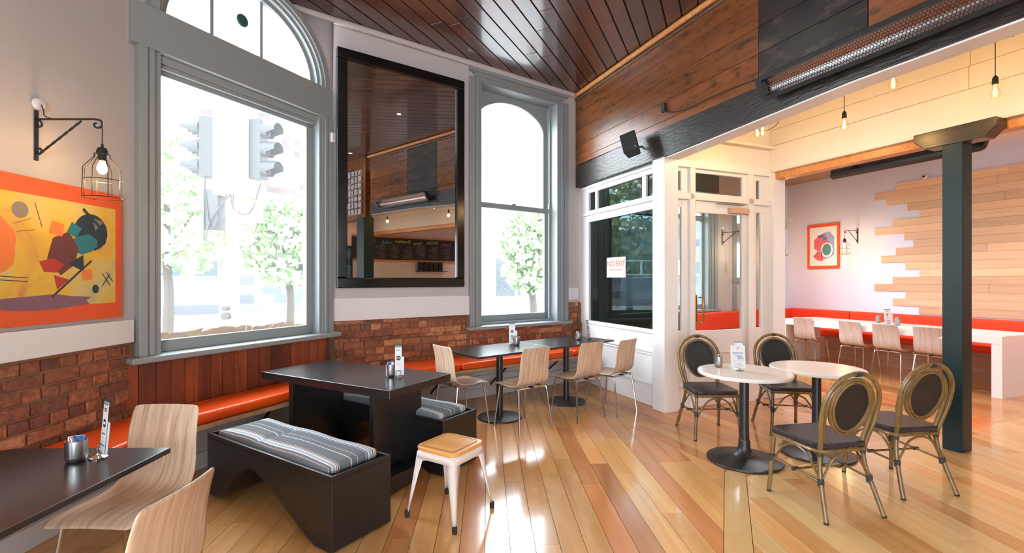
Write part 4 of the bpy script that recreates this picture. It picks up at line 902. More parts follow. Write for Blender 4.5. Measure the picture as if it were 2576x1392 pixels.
# ------------------------------------------------------------------ wall sconces
def sconce(loc, rz, label, group='cage wall lamps', arm=.36, power=14):
    t = thing('wall_lamp', label, 'lamp', loc, rz, group)        # local +y leaves the wall, z = 0 at the arm
    BOX(-.012, .012, 0, .008, -.235, .05).build('back_plate', m_iron, t, bevel=.003)
    g = G(); g.tube([(0, .008, 0), (0, arm-.03, 0)], .006, 8)
    g.tube(spline([(0, arm-.03, 0), (0, arm+.005, -.006), (0, arm+.018, -.028), (0, arm+.004, -.048), (0, arm-.022, -.044), (0, arm-.026, -.026), (0, arm-.012, -.022)], 4), [.006]*24+[.004], 8)
    g.tube(spline([(0, .012, -.002), (0, .03, -.014), (0, .036, -.034), (0, .02, -.044), (0, .012, -.03)], 4), .005, 8)
    g.build('arm', m_iron, t, smooth=True)
    br = G(); pts = [Vector((0, .018+(arm*.72-.018)*k/30, -.20+.19*k/30)) for k in range(31)]; br.tube(pts, [.006+.0025*abs(math.sin(k*.75)) for k in range(31)], 4); br.tube(spline([(0, .018, -.20), (0, .008, -.185), (0, .022, -.165), (0, .034, -.175), (0, .03, -.188)], 4), .005, 8); br.build('twisted_brace', m_iron, t)
    G().lathe([(.0, 0), (.028, .002), (.034, .012), (.030, .028), (.0, .034)], 24).build('ceiling_rose', m_white, t, (0, 0, .085), rot=(-PI/2, 0, 0), smooth=True)
    lx = (0, arm+.018)
    G().tube(spline([(0, .03, .085), (0, .045, .05), (0, .05, .02), (0, .09, .004)], 4), .003, 6).tube([(0, arm+.018, -.02), (0, arm+.018, -.15)], .0028, 6).build('flex', m_rubber, t, smooth=True)
    G().lathe([(.006, 0), (.007, -.018), (.020, -.024), (.027, -.04), (.028, -.058), (.020, -.064), (.019, -.095), (.014, -.098)], 20, (0, arm+.018, -.14)).build('lamp_holder', m_rubber, t, smooth=True)
    cg = G(); r = .086; c = Vector((0, arm+.018, 0)); top = -.197
    for k in range(8):
        a = 2*PI*k/8+.2; d = Vector((math.cos(a), math.sin(a), 0))
        cg.tube([c+d*.026+Vector((0, 0, top)), c+d*.036+Vector((0, 0, top)), c+d*.037+Vector((0, 0, top-.02)), c+d*r*.98+Vector((0, 0, top-.085)), c+d*r+Vector((0, 0, top-.10)), c+d*r*1.04+Vector((0, 0, top-.25))], .0022, 5)
    for rr, z in ((r, top-.15), (r*1.04, top-.25), (.028, top)): cg.tube([c+Vector((rr*math.cos(a), rr*math.sin(a), z)) for a in [2*PI*k/36 for k in range(36)]], .0022, 5, closed=True)
    cg.build('wire_cage', m_wire, t)
    G().lathe([(.013, 0), (.014, -.01), (.024, -.035), (.024, -.055), (.014, -.072), (.002, -.077)], 16, (0, arm+.018, -.236)).build('bulb', m_bulb, t, smooth=True)
    M = Matrix.Translation(Vector(loc)) @ Matrix.Rotation(rz, 4, 'Z'); p = M @ Vector((0, arm+.018, -.35))
    lamp('POINT', p, power*1.1, WARM, .03, name='sconce_light')
    return t
sconce((-2.70, 2.717, 2.41), -PI/2, 'black iron cage lamp above the orange bordered painting', power=8)
sconce(pa(9.6, 5.94)+(2.43,), AA+PI/2, 'black iron cage lamp right of the small framed picture', power=10, arm=.36)
sconce(pa(8.70, 7.25)+(2.43,), AA+PI, 'black iron cage lamp in the side room corner beyond the door screen', power=11, arm=.42)
wx = (C0[0]+M2[0]*3.60+M2[1]*.0, C0[1]+M2[1]*3.60)
sconce((wx[0], wx[1], 2.40), r3+PI, 'black iron cage lamp on the far wall seen through the white door glass', power=7, arm=.40)
sconce(pa(9.6, 2.9)+(2.35,), AA+PI/2, 'black iron cage lamp on the clad wall hidden by the column', power=10, arm=.36)

# ------------------------------------------------------------------ paintings (generic abstract colour fields)
def blob(g, cx, cz, rx, rz_, n, mi, rot=0, y=0, jit=0, seed=1):
    rr = random.Random(seed); P = []
    for k in range(n):
        a = 2*PI*k/n+rot; q = 1+rr.uniform(-jit, jit); P.append((cx+rx*q*math.cos(a), cz+rz_*q*math.sin(a)))
    g.add([(x, y, z) for x, z in P], [tuple(range(n))], mi)
def paint(name, cols):
    return [flat('paint_%s_%d' % (name, i), c, .6, noise=.12, nscale=9) for i, c in enumerate(cols)]
fieldN = NT('yellow_canvas'); tc = fieldN.n('ShaderNodeTexCoord'); nz = fieldN.n('ShaderNodeTexNoise', i_Scale=2.6, i_Detail=6.0, i_Distortion=1.5); cr = fieldN.n('ShaderNodeValToRGB')
e = cr.color_ramp.elements; e[0].position = .30; e[0].color = s2l((176, 170, 132)); e[1].position = .75; e[1].color = s2l((196, 118, 56)); e.new(.42).color = s2l((206, 182, 104)); e.new(.55).color = s2l((214, 172, 52)); e.new(.65).color = s2l((204, 160, 66))
fieldN.l(tc.outputs['Object'], nz.inputs['Vector']); fieldN.l(nz.outputs['Fac'], cr.inputs[0]); fieldN.l(cr.outputs[0], fieldN.b.inputs['Base Color']); fieldN.p(Roughness=.6)
t = thing('painting', 'large yellow abstract painting with orange border on the left wall', 'painting', (-2.70, 3.276, 0), PI/2)   # local x runs back along the wall (negative), -y faces the room
m_or = flat('orange_canvas', (216, 84, 34), .7)
BOX(-1.75, 0, -.035, 0, 1.245, 2.07).build('canvas', m_or, t, bevel=.003)
BOX(-1.70, -.055, -.0358, -.035, 1.347, 1.972).build('painted_field', fieldN.m, t)
cols = paint('abs', [(28, 44, 52), (168, 44, 34), (34, 110, 118), (96, 44, 40), (222, 120, 54), (120, 112, 102), (240, 200, 60), (120, 84, 96)])
g = G(); y = -.0364; rr = random.Random(11)
blob(g, -.24, 1.80, .12, .115, 28, 0, y=y); blob(g, -.30, 1.72, .10, .06, 9, 2, .5, y-.0002, .2, 2); blob(g, -.42, 1.66, .11, .13, 6, 3, .3, y-.0003, .25, 3); blob(g, -.50, 1.58, .09, .06, 5, 1, .2, y-.0005, .3, 4)
blob(g, -.47, 1.80, .055, .05, 4, 4, .6, y-.0005, .1, 5); blob(g, -.36, 1.80, .05, .05, 4, 2, .3, y-.0006, .1, 6); blob(g, -.20, 1.86, .05, .05, 3, 5, .3, y-.0006); blob(g, -.33, 1.60, .07, .06, 3, 0, 1.1, y-.0006)
blob(g, -.27, 1.53, .05, .045, 4, 4, .9, y-.0007); blob(g, -.68, 1.88, .045, .045, 24, 5, y=y); blob(g, -.21, 1.44, .025, .028, 20, 0, y=y); blob(g, -.84, 1.64, .075, .12, 4, 6, PI/4, y-.0002); blob(g, -.86, 1.68, .16, .18, 24, 4, y=y, jit=.05)
blob(g, -.55, 1.37, .30, .045, 14, 7, y=y, jit=.15, seed=8); blob(g, -.45, 1.49, .06, .05, 3, 1, .2, y-.0004)
for (x0, z0, x1, z1, w_) in ((-.50, 1.40, -.24, 1.62, .006), (-.80, 1.52, -.64, 1.51, .002), (-.80, 1.50, -.64, 1.49, .002), (-.60, 1.93, -.56, 1.80, .0015), (-.16, 1.54, -.10, 1.46, .003), (-.10, 1.54, -.16, 1.46, .003), (-.13, 1.55, -.08, 1.49, .003), (-.72, 1.80, -.62, 1.84, .0012), (-.70, 1.76, -.60, 1.78, .0012), (-.30, 1.94, -.18, 1.84, .010), (-.15, 1.84, -.14, 1.74, .007), (-.14, 1.74, -.22, 1.69, .007)):
    dx, dz = x1-x0, z1-z0; L_ = math.hypot(dx, dz); nx, nz_ = -dz/L_*w_, dx/L_*w_
    g.add([(x0-nx, y-.0012, z0-nz_), (x1-nx, y-.0012, z1-nz_), (x1+nx, y-.0012, z1+nz_), (x0+nx, y-.0012, z0+nz_)], [(0, 1, 2, 3)], 0)
g.build('painted_shapes', cols, t)
# small framed picture in the side room: on n = 9.6, t 6.30 .. 6.90
t = thing('framed_picture', 'small blue and red abstract print in an orange frame on the white side wall', 'picture', pa(9.6, 6.60)+(2.18,), AA-PI/2)   # local x runs towards -t
for nm_, a in (('frame', (-.33, .33, -.03, 0, .395, .455)), ('frame', (-.33, .33, -.03, 0, -.455, -.395)), ('frame', (-.33, -.29, -.03, 0, -.395, .395)), ('frame', (.29, .33, -.03, 0, -.395, .395))): BOX(*a).build(nm_, m_or, t)
BOX(-.29, .29, -.012, 0, -.395, .395).build('mount', m_paper, t)
g = G(); y = -.0125; cols = paint('pic', [(150, 160, 210), (206, 92, 96), (120, 70, 140), (70, 130, 130), (240, 240, 240), (226, 130, 80), (60, 50, 60), (40, 130, 180)])
blob(g, .05, .0, .19, .30, 11, 0, y=y, jit=.12); blob(g, -.03, .05, .17, .2, 7, 1, y=y-.0002, jit=.25, seed=3); blob(g, -.08, -.2, .12, .12, 6, 1, y=y-.0003, jit=.2, seed=9); blob(g, .07, -.08, .125, .15, 24, 4, y=y-.0005); blob(g, .07, -.07, .09, .12, 20, 3, y=y-.0007); blob(g, .05, .16, .09, .07, 4, 5, y=y-.0008, jit=.2); blob(g, .03, .15, .05, .05, 12, 7, y=y-.001); blob(g, -.03, -.15, .012, .14, 4, 6, y=y-.0012); blob(g, -.02, .2, .12, .04, 5, 2, y=y-.0006, jit=.2)
g.build('painted_shapes', cols, t)
# small things on walls
t = tag(BOX(-.03, .03, -.025, 0, -.04, .04).build('wall_sensor', m_white, None, pa(9.6, 7.30)+(2.80,), AA-PI/2, bevel=.005), 'small white sensor box high on the side room wall', 'sensor')
t = thing('security_camera', 'small round white camera above the pale cladding boards', 'camera', pa(9.6, 4.84)+(3.25,), AA-PI/2)
G().lathe([(.04, 0), (.045, .02), (.03, .05), (.0, .055)], 20).build('housing', m_white, t, rot=(PI/2, 0, 0), smooth=True); G().lathe([(.018, 0), (.018, .012)], 16, (0, 0, .05)).build('lens', m_rubber, t, rot=(PI/2, 0, 0))

# ------------------------------------------------------------------ mirror
t = thing('wall_mirror_frame', 'tall wall mirror in a wide black lacquer frame', 'mirror', lm, rm); t.name = 'framed_mirror'
s0, s1, z0, z1, fw = .05, 1.61, 1.41, 3.985, .112
for a in ((s0, s1, z1-fw, z1), (s0, s1, z0, z0+fw)): BOX(a[0], a[1], -.06, -.0, a[2], a[3]).build('frame_rail', m_gloss, t, bevel=.012, seg=3)
for a in ((s0, s0+fw), (s1-fw, s1)): BOX(a[0], a[1], -.06, -.0, z0+fw, z1-fw).build('frame_stile', m_gloss, t, bevel=.012, seg=3)
N = NT('mirror_silver'); N.p(Base_Color=(.52, .50, .50, 1), Metallic=1.0, Roughness=.012)
BOX(s0+fw-.01, s1-fw+.01, -.03, -.01, z0+fw-.01, z1-fw+.01).build('mirror_glass', N.m, t)

# ------------------------------------------------------------------ infrared heaters, speaker, socket
def heater(loc, rz, L_, tilt, label, back=False):
    t = thing('infrared_heater', label, 'heater', loc, rz, group='infrared bar heaters'); t.rotation_euler = (tilt, 0, rz)  # local -y is the grille side
    W_ = .20
    body = rrect(L_, W_, .045, 6); g = G()
    n = len(body)
    # hollow housing: back shell
    shell = [(x, 0.0, z) for x, z in body]; mid = [(x, .05, z) for x, z in body]; bk = [(x*.96, .075, z*.7) for x, z in body]
    op = rrect(L_-.10, W_-.06, .02, 6); inn = [(x, 0.0, z) for x, z in op]; dp = [(x, .04, z) for x, z in op]
    g.add(inn+shell+mid+bk, [(i, (i+1) % n, n+(i+1) % n, n+i) for i in range(n)]+[(n+i, n+(i+1) % n, 2*n+(i+1) % n, 2*n+i) for i in range(n)]+[(2*n+i, 2*n+(i+1) % n, 3*n+(i+1) % n, 3*n+i) for i in range(n)]+[tuple(3*n+i for i in range(n))])
    g.build('housing', m_cast, t, bevel=.004)
    h = W_/2-.03; gg = G(); P = []
    for k in range(9):
        a = PI*k/8; P.append([(x, .008+.045*math.sin(a), -h*math.cos(a)) for x in (-L_/2+.055, L_/2-.055)])
    gg.grid(P); gg.build('reflector', flat('reflector_alloy', (215, 215, 215), .25, metal=1), t, smooth=True)
    G().tube([(-L_/2+.06, .025, 0), (L_/2-.06, .025, 0)], .008, 10).build('heating_tube', m_copper, t, smooth=True)
    hx = G(); p = .0215; cols_ = int((L_-.11)/p); y = -.006
    for i in range(cols_):
        for j in range(7):
            cx = -L_/2+.06+p*(i+.5*(j % 2)); cz = -h+.012+j*p*.866
            if cx > L_/2-.055: continue
            o = [(cx+p*.577*math.sin(PI/3*k), y-.010*(1-((cz)/h)**2), cz+p*.577*math.cos(PI/3*k)) for k in range(6)]; q = [(cx+(x-cx)*.76, yy, cz+(z-cz)*.76) for x, yy, z in o]
            hx.add(o+q, [(k, (k+1) % 6, 6+(k+1) % 6, 6+k) for k in range(6)])
    ho = hx.build('grille', m_cast, t); ho['kind'] = 'stuff'
    for x in (-L_*.3, L_*.3): BOX(x-.02, x+.02, .07, .15, -.02, .02).build('bracket', m_signal, t)
    return t
hc = pa(3.48, 2.11)
heater((hc[0], hc[1], 3.10), AA+PI/2+PI, 1.70, math.radians(32), 'black bar heater with honeycomb grille mounted on the dark beam')
hc2 = pa(5.80, 3.15)
heater((hc2[0], hc2[1], 2.78), AA+PI/2, 1.45, math.radians(35), 'black bar heater seen from behind in the side room under the bulkhead')
sp_ = thing('wall_speaker', 'small black loudspeaker tilted on a bracket on the dark beam', 'speaker', (1.40, 5.66, 3.10), math.radians(-14)); sp_.rotation_euler = (math.radians(-14), math.radians(-16), math.radians(-26))
G().prism([(-.095, -.07), (.095, -.07), (.075, .085), (-.075, .085)], -.125, .125).build('cabinet', m_signal, sp_, bevel=.01)
BOX(-.088, .088, -.078, -.070, -.118, .118).build('grille_cloth', m_spk, sp_, bevel=.004)
BOX(.045, .07, -.082, -.078, -.105, -.085).build('badge', m_steel, sp_)
G().tube([(0, .085, 0), (.06, .13, 0), (.16, .16, .0)], .012, 8).build('bracket', m_signal, sp_)
t = thing('socket_box', 'black power socket on the brown planks with a drooping lead', 'socket', pa(3.63, 4.30)+(3.42,), AA+PI/2)
BOX(-.03, .03, .0, .035, -.045, .045).build('box', m_signal, t, bevel=.004)
G().tube(spline([(-.01, .03, -.03), (-.12, .03, -.09), (-.35, .02, -.13), (-.70, .01, -.12), (-1.05, .0, -.13), (-1.35, -.0, -.17)], 5), .005, 6).build('lead', m_rubber, t, smooth=True)

# ------------------------------------------------------------------ pendant bulbs in the passage
def pendant(p, cord, label, power=10):
    t = thing('pendant_bulb', label, 'lamp', p, group='bare filament bulbs in the passage')
    G().tube([(0, 0, .12), (0, 0, cord)], .003, 6).build('cord', m_rubber, t)
    G().lathe([(.006, .0), (.012, -.01), (.018, -.02), (.020, -.07), (.016, -.075)], 16, (0, 0, .13)).build('lamp_holder', m_rubber, t, smooth=True)
    G().lathe([(.014, .06), (.016, .04), (.030, .0), (.032, -.02), (.024, -.045), (.002, -.055)], 20).build('bulb', m_bulbglass, t, smooth=True)
    fg = G()
    for k in range(4):
        a = PI/2*k; fg.tube([(.005*math.cos(a), .005*math.sin(a), .04), (.011*math.cos(a), .011*math.sin(a), .0), (.006*math.cos(a), .006*math.sin(a), -.035)], .0035, 5)
    fg.build('filament', glow('filament_glow', (255, 196, 110), 90), t)
    lamp('POINT', (p[0], p[1], p[2]), power*1.3, WARM, .03, name='bulb_light')
    return t
PB = [((3.05, 4.40, 2.92), 3.95-2.92, 'bare bulb hanging lowest on a long cord, left of the column head'), ((2.99, 3.76, 3.04), .9, 'bare bulb just under the dark beam soffit'), ((3.76, 3.73, 2.96), .99, 'bare bulb on a long cord at the right edge'), ((2.60, 4.975, 3.04), .91, 'bare bulb above the white door screen with looped flex'), ((2.62, 5.12, 3.07), .88, 'second bulb close behind the looped flex bulb'), ((4.6, 1.6, 3.0), .95, 'bare bulb farther along the passage seen in the mirror')]
for p, c, lab in PB: pendant(p, c, lab)
fx = thing('looped_flex', 'black flex looping between the passage bulbs', 'cable')
G().tube(spline([(2.60, 4.97, 3.2), (2.50, 4.95, 3.12), (2.56, 4.9, 3.02), (2.70, 4.85, 3.10), (2.73, 4.85, 3.4)], 5), .003, 6).build('flex', m_rubber, fx, smooth=True)
G().tube(spline([(3.3, 3.4, 3.5), (3.35, 3.35, 3.25), (3.5, 3.35, 3.2), (3.62, 3.4, 3.35), (3.66, 3.45, 3.6)], 5), .003, 6).build('flex', m_rubber, fx, smooth=True)

# downlights in the main ceiling: some seen in the mirror, others added as fill
def downlight(x, y, power=40, lab='small round recessed ceiling downlight', z=CZ, col=(1, .93, .82), spot=2.5):
    t = thing('downlight', lab, 'lamp', (x, y, z), group='recessed downlights'); G().lathe([(.03, 0), (.05, -.006), (.052, 0)], 20).build('trim_ring', m_alloy, t); G().lathe([(.03, -.001), (.03, .004)], 16).build('lamp_face', glow('downlight_face', (255, 240, 214), 20), t)
    lamp('SPOT', (x, y, z-.02), power, col, .04, name='downlight_lamp', spot=spot)
for x, y in ((.89, 4.19), (2.75, 1.85), (-1.4, .6), (.2, -.9)): downlight(x, y, 28, lab={.89: 'lit recessed downlight in the dark ceiling, the brightest spot in the mirror', 2.75: 'recessed downlight near the end of the beam wall, seen low in the mirror', -1.4: 'unseen ceiling downlight added as fill over the lower left black table', .2: 'unseen ceiling downlight added as fill behind the camera'}[x])
for n_, t_ in ((4.6, 5.7), (5.6, 6.0)):  # unseen lamps added to brighten the lobby behind the glass
    p = pa(n_, t_); downlight(p[0], p[1], 110, z=3.55, spot=3.1, lab='added lobby fill downlight nearer the '+('tinted partition' if n_ < 5 else 'side room'))
for n_, t_ in ((7.2, 5.2), (7.2, 3.0), (8.8, 1.2)):  # side room lamps out of view, added to lift its brightness
    p = pa(n_, t_); downlight(p[0], p[1], 200, z=3.55, col=(.97, .95, 1), lab='added fill downlight in the side room ceiling')

# ------------------------------------------------------------------ what the mirror sees: bar with tiled wall and menu board
def fr2(a, b): d = (b[0]-a[0], b[1]-a[1]); L_ = math.hypot(*d); return (a[0], a[1], 0), math.atan2(d[1], d[0]), L_
lb, rb, Lb = fr2((4.6, -.28), (9.2, 3.1))
bar = struct(BOX(0, Lb, -.2, 0, 0, 3.9).build('wall_bar', m_tile, None, lb, rb), 'white tiled bar wall seen in the mirror')
bd = thing('menu_board', 'long chalk menu board on the tiled bar wall, seen in the mirror', 'sign', (5.94, .72, 0), rb)
BOX(-1.0, 2.6, .0, .03, 2.08, 2.72).build('board', flat('chalkboard', (34, 32, 36), .7), bd)
for z in (2.03, 2.72): BOX(-1.0, 2.6, .0, .05, z, z+.05).build('timber_rail', m_dowel, bd)
chalk = [flat('chalk_%d' % i, c, .8) for i, c in enumerate([(220, 220, 214), (214, 210, 110), (214, 120, 190), (130, 200, 210)])]
words = [('Bar', 2), ('Coffee', 2), ('All Day', 1), ('Menu', 1), ('Breakfast', 1), ('Lunch', 3), ('Kids', 3)]
for k, (wd_, c) in enumerate(words): text(wd_, .13, chalk[c], bd, (2.4-k*.48, .034, 2.62-(k % 2)*.04), (PI/2, 0, PI), name='chalk_lettering')
g = G(); rr = random.Random(4)
for k in range(8):
    for j in range(9):
        x = 2.45-k*.42; z = 2.50-j*.045; L_ = rr.uniform(.14, .3)
        pts = [(x-L_*i/14, .0325, z+rr.uniform(-.010, .010)) for i in range(15)]; g.tube(pts, .0035, 3, mi=rr.choice([0, 0, 0, 1, 2, 3]))
g.build('chalk_writing', chalk, bd)
cb = thing('coffee_shelf', 'thin dark shelf under the menu board, seen in the mirror', 'shelf', (5.94, .72, 0), rb); BOX(.9, 1.9, .02, .2, 1.74, 1.76).build('shelf_board', m_signal, cb)
for k in range(5):
    px = 1.0+.17*k; o = G().prismxz([(-.06, 0), (.06, 0), (.065, .24), (.03, .28), (-.03, .28), (-.065, .24)], -.03, .03).build('coffee_bag', m_rubber, None, (5.94+px*math.cos(rb)-.1*math.sin(rb), .72+px*math.sin(rb)+.1*math.cos(rb), 1.762), rb)
    tag(o, 'black coffee bag under the menu board in the mirror, '+['first', 'second', 'middle', 'fourth', 'last'][k]+' from the fridge end', 'bag', 'coffee bags under the menu board')
# bar corner post and bottle fridge
pcn = (3.05, 2.02)
t = thing('bar_post', 'thick blue-grey timber post at the end of the beam, seen in the mirror', 'column', (pcn[0], pcn[1], 0), AA); BOX(-.13, .13, -.14, .14, 0, 2.885).build('post', m_green, t, bevel=.006)
t = thing('bottle_fridge', 'lit glass shelf unit of bottles at the bar, seen in the mirror', 'fridge', (4.1, .35, 0), rb)
for a in ((-.35, -.31, 0, .4, 0, 2.35), (.31, .35, 0, .4, 0, 2.35), (-.35, .35, 0, .03, 0, 2.35), (-.35, .35, 0, .4, 2.3, 2.35), (-.35, .35, 0, .4, 0, .1)): BOX(*a).build('cabinet', m_signal, t)
for z in (1.25, 1.55, 1.85): BOX(-.31, .31, .03, .36, z, z+.015).build('glass_shelf', m_chrome, t)
BOX(-.30, .30, .032, .04, 1.0, 2.28).build('light_panel', glow('fridge_light', (214, 240, 232), 2.2), t)
am = [flat('amber_bottle', (92, 40, 16), .2), flat('dark_bottle', (30, 20, 16), .2)]
for r_, z in enumerate((1.265, 1.565, 1.865)):
    for k in range(5):
        x = -.24+.12*k; s_ = 1.5 if r_ == 2 else 1.0
        o = G().lathe([(.032*s_, 0), (.034*s_, .02), (.034*s_, .12*s_), (.012*s_, .17*s_), (.012*s_, .21*s_)], 14).build('bottle', am[r_ == 2], None, (4.1+x*math.cos(rb)-.22*math.sin(rb), .35+x*math.sin(rb)+.22*math.cos(rb), z), smooth=True)
        tag(o, ['amber bottle on the lowest lit fridge shelf, seen in the mirror', 'amber bottle on the middle lit fridge shelf, seen in the mirror', 'large dark flagon on the top lit fridge shelf, seen in the mirror'][r_], 'bottle', 'bottles in the bar fridge')
# pierced screen of rings on the return wall
scn = thing('ring_screen', 'white panel covered with black ring fretwork, seen in the mirror', 'screen', pa(3.61, .18)+(0,), AA-PI/2)
BOX(-.36, .36, -.02, 0, 2.98, 4.0).build('backing', m_white, scn); g = G(); rr = random.Random(5)
for i in range(5):
    for j in range(7):
        r_ = rr.uniform(.06, .10); cx = -.28+.14*i; cz = 3.06+.145*j
        g.tube([(cx+r_*math.cos(a), -.025, cz+r_*math.sin(a)) for a in [2*PI*k/24 for k in range(24)]], .006, 4, closed=True)
g.build('ring_fretwork', m_rubber, scn)
# room closure behind the camera
struct(BOX(8.6, 9.6, -3.6, -3.4, 0, 3.7).build('wall_side_rear', m_wallr, None, (0, 0, 0), AA))
struct(BOX(3.8, 4.3, -3.3, -.4, 0, 3.95).build('wall_bar_side', m_tile, None, (0, 0, 0), 0))

# ------------------------------------------------------------------ street outside
st = struct(BOX(-60, 60, 4, 90, -.35, -.30).build('street', m_asphalt, None, (0, 0, 0), math.radians(38)), 'pale asphalt street outside'); st.location = (-3.5, 2.0, 0)
def facade(name, label, p, rz, W_, Hh, D_, mat, wins, cat='building'):
    t = thing(name, label, cat, (p[0], p[1], -.3), rz); BOX(-W_/2, W_/2, 0, D_, 0, Hh).build('wall', mat, t)
    for (x0, x1, z0, z1, nn) in wins:
        w_ = (x1-x0)/nn
        for k in range(nn):
            f = BOX(x0+w_*k, x0+w_*(k+1), -.10, -.0, z0, z1).build('window', m_lightgrey, t); BOX(x0+w_*k+.08, x0+w_*(k+1)-.08, -.12, -.09, z0+.08, z1-.08).build('pane', m_dwin, f)
    return t
facade('panelled_building', 'low grey panelled building with strip windows across the street', (-17, 24), math.radians(36), 26, 5.2, 8, m_fac, [(-9, -4, 1.9, 3.4, 3), (-2.5, 2, 1.9, 3.4, 3), (4, 9, 1.9, 3.4, 3)])
facade('tile_tower', 'tall red and black tiled tower behind the signal', (-18, 36), math.radians(36), 9, 15, 8, m_fac2, [])
facade('white_building', 'white two storey building opposite the sash window', (-2.2, 33), math.radians(4), 9, 10, 8, m_lightgrey, [(-3.5, 0, .6, 3.4, 2), (-3.5, -.5, 5.2, 7.6, 2), (1, 4, .6, 3.4, 2), (1.5, 4, 5.2, 7.6, 2)])
facade('grey_building', 'grey panelled building reflected and seen through the tinted partition', (8.6, 32), math.radians(-3), 11.5, 5.9, 8, m_fac, [(-5, 5, 2.1, 3.1, 4)])
def tree(p, h, r, label, seed):
    rr = random.Random(seed); t = thing('street_tree', label, 'tree', (p[0], p[1], -.3), group='street trees')
    g = G(); g.tube(spline([(0, 0, 0), (.05, 0, h*.25), (-.05, .05, h*.45), (.0, 0, h*.7)], 4), [.14-.006*k for k in range(13)], 7)
    for k in range(6):
        a = rr.uniform(0, 6.28); g.tube([(0, 0, h*.4+.1*k), (r*.5*math.cos(a), r*.5*math.sin(a), h*.62+.1*k)], [.06, .02], 5)
    g.build('trunk', m_bark, t, smooth=True)
    g = G()
    for k in range(2600):
        v = Vector((rr.gauss(0, 1), rr.gauss(0, 1), rr.gauss(0, 1))); v = v.normalized()*rr.uniform(.35, 1)**.5
        c = Vector((v.x*r, v.y*r, h*.68+v.z*h*.34)); s_ = rr.uniform(.10, .2); a = Vector((rr.uniform(-1, 1), rr.uniform(-1, 1), rr.uniform(-1, 1))).normalized()*s_; b = a.cross(Vector((rr.uniform(-1, 1), rr.uniform(-1, 1), rr.uniform(-1, 1)))).normalized()*s_*.6
        g.add([c-a, c+b, c+a, c-b], [(0, 1, 2, 3)])
    o = g.build('foliage', m_leaf, t); o['kind'] = 'stuff'
    return t
tree((-9.0, 12.5), 5.5, 2.2, 'leafy street tree left of the traffic signal', 1); tree((-7.2, 15.5), 4.4, 1.4, 'smaller bushy street tree right of the traffic signal', 2); tree((.62, 15.0), 3.9, 1.0, 'street tree seen through the sash window', 3); tree((8.2, 47.0), 11.5, 5.5, 'street tree beyond the tinted partition', 4)
# traffic signal
t = thing('traffic_signal', 'cream traffic signal pole with two black signal heads outside the arched window', 'traffic light', (-4.66, 8.0, -.3))
G().lathe([(.11, 0), (.10, .1), (.085, 3.9), (.085, 4.1)], 20).build('pole', m_pole, t, smooth=True)
def head(x, y, z, a, lab):
    g = G().box(-.11, .11, -.10, .12, -.5, .5); h = g.build('signal_head', m_signal, t, (x, y, z), a, bevel=.015)
    for k in range(3):
        zz = .32-.32*k; P = [[(.13*math.cos(b)*1.0, -.10, zz+.13*math.sin(b)), (.13*math.cos(b), -.36 if math.sin(b) > -.2 else -.2, zz+.13*math.sin(b)-.02)] for b in [math.radians(-60+300*i/16) for i in range(17)]]
        G().grid(P).build('visor', m_signal, h, solid=.008); G().lathe([(.11, 0), (.11, .01)], 20).build('lens', m_dwin, h, (0, -.10, zz), rot=(PI/2, 0, 0))
    return h
head(-.42, .0, 4.0, math.radians(-80), ''); head(.42, .05, 3.98, math.radians(80), '')
BOX(-.27, .27, -.12, .12, 3.2, 4.9).build('cabinet', m_lightgrey, t, bevel=.01); BOX(-.44, -.18, -.1, .1, 2.62, 3.30).build('walk_signal', m_signal, t, bevel=.01); BOX(.18, .48, -.1, .05, 2.75, 3.1).build('back_plate', m_lightgrey, t)
G().lathe([(.06, 0), (.06, .1)], 20, (0, 0, 0)).build('push_button', m_signal, t, (-.02, -.10, 1.20), rot=(PI/2, 0, 0)); G().lathe([(.04, 0), (.04, .11)], 20, (0, 0, 0)).build('push_button', m_signal, t, (-.02, -.10, 1.33), rot=(PI/2, 0, 0))
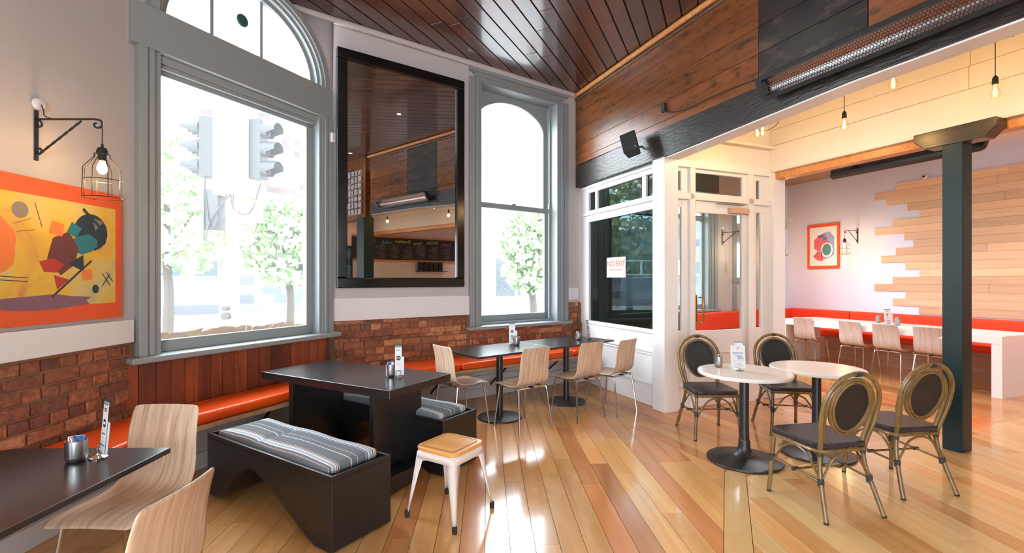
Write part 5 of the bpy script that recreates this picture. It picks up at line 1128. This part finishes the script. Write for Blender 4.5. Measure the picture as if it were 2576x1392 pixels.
for k in range(4):
    G().tube(spline([(-.06+.04*k, -.11, 3.25), (-.10-.06*k, -.13, 2.8), (-.25-.05*k, -.12, 2.75-.1*k), (-.40, -.1, 3.2+.1*k)], 5), .012, 5).build('cable', m_signal, t) if k % 2 else G().tube(spline([(.02+.03*k, -.11, 3.25), (.1, -.13, 2.95), (.35, -.12, 2.9), (.5, -.05, 3.4)], 5), .012, 5).build('cable', m_signal, t)
text('9', .12, m_ink, t, (0, -.10, 2.65), (PI/2, 0, 0)); text('7W', .10, m_ink, t, (0, -.10, 1.75), (PI/2, 0, 0))
# planter grasses outside the arched window sill
g = G(); rr = random.Random(9)
for k in range(420):
    s_ = rr.choice([.55, .7, .8, 1.15, 1.2, 1.5])+rr.gauss(0, .07); y0 = rr.uniform(.35, .55); b = rr.uniform(-.3, .3); hh = rr.uniform(.12, .26)
    g.add([(s_, y0, .865), (s_+.003, y0, .865), (s_+b*.4, y0-.02, .865+hh*.7), (s_+b, y0-.05, .865+hh*.8)], [(0, 1, 2), (0, 2, 3)])
o = g.build('planter_grass', m_tan, None, l1, r1); tag(o, 'dry ornamental grass tufts outside the arched window', 'grass', kind='stuff')
o = BOX(.0, 1.8, .3, .6, .5, .86).build('planter_box', m_lightgrey, None, l1, r1); tag(o, 'pale planter box outside the arched window sill', 'planter')
yb = G().lathe([(.09, 0), (.09, .6), (.07, .66), (0, .67)], 20).build('bollard', flat('yellow_paint', (224, 176, 70), .5), None, (3.0, 11.0, -.3), smooth=True); tag(yb, 'yellow bollard on the pavement beyond the tinted glass', 'bollard')
sc.cycles.use_light_tree = False; sc.cycles.use_adaptive_sampling = False; sc.cycles.denoising_prefilter = "ACCURATE"; sc.cycles.max_bounces = 8; sc.cycles.transparent_max_bounces = 12; sc.cycles.caustics_reflective = False; sc.cycles.sample_clamp_indirect = 3; sc.cycles.sample_clamp_direct = 12; sc.cycles.blur_glossy = 1.0
for _m in bpy.data.materials:
    if _m.name.startswith(('bulb_light', 'filament_glow', 'downlight_face')): _m.cycles.emission_sampling = 'NONE'
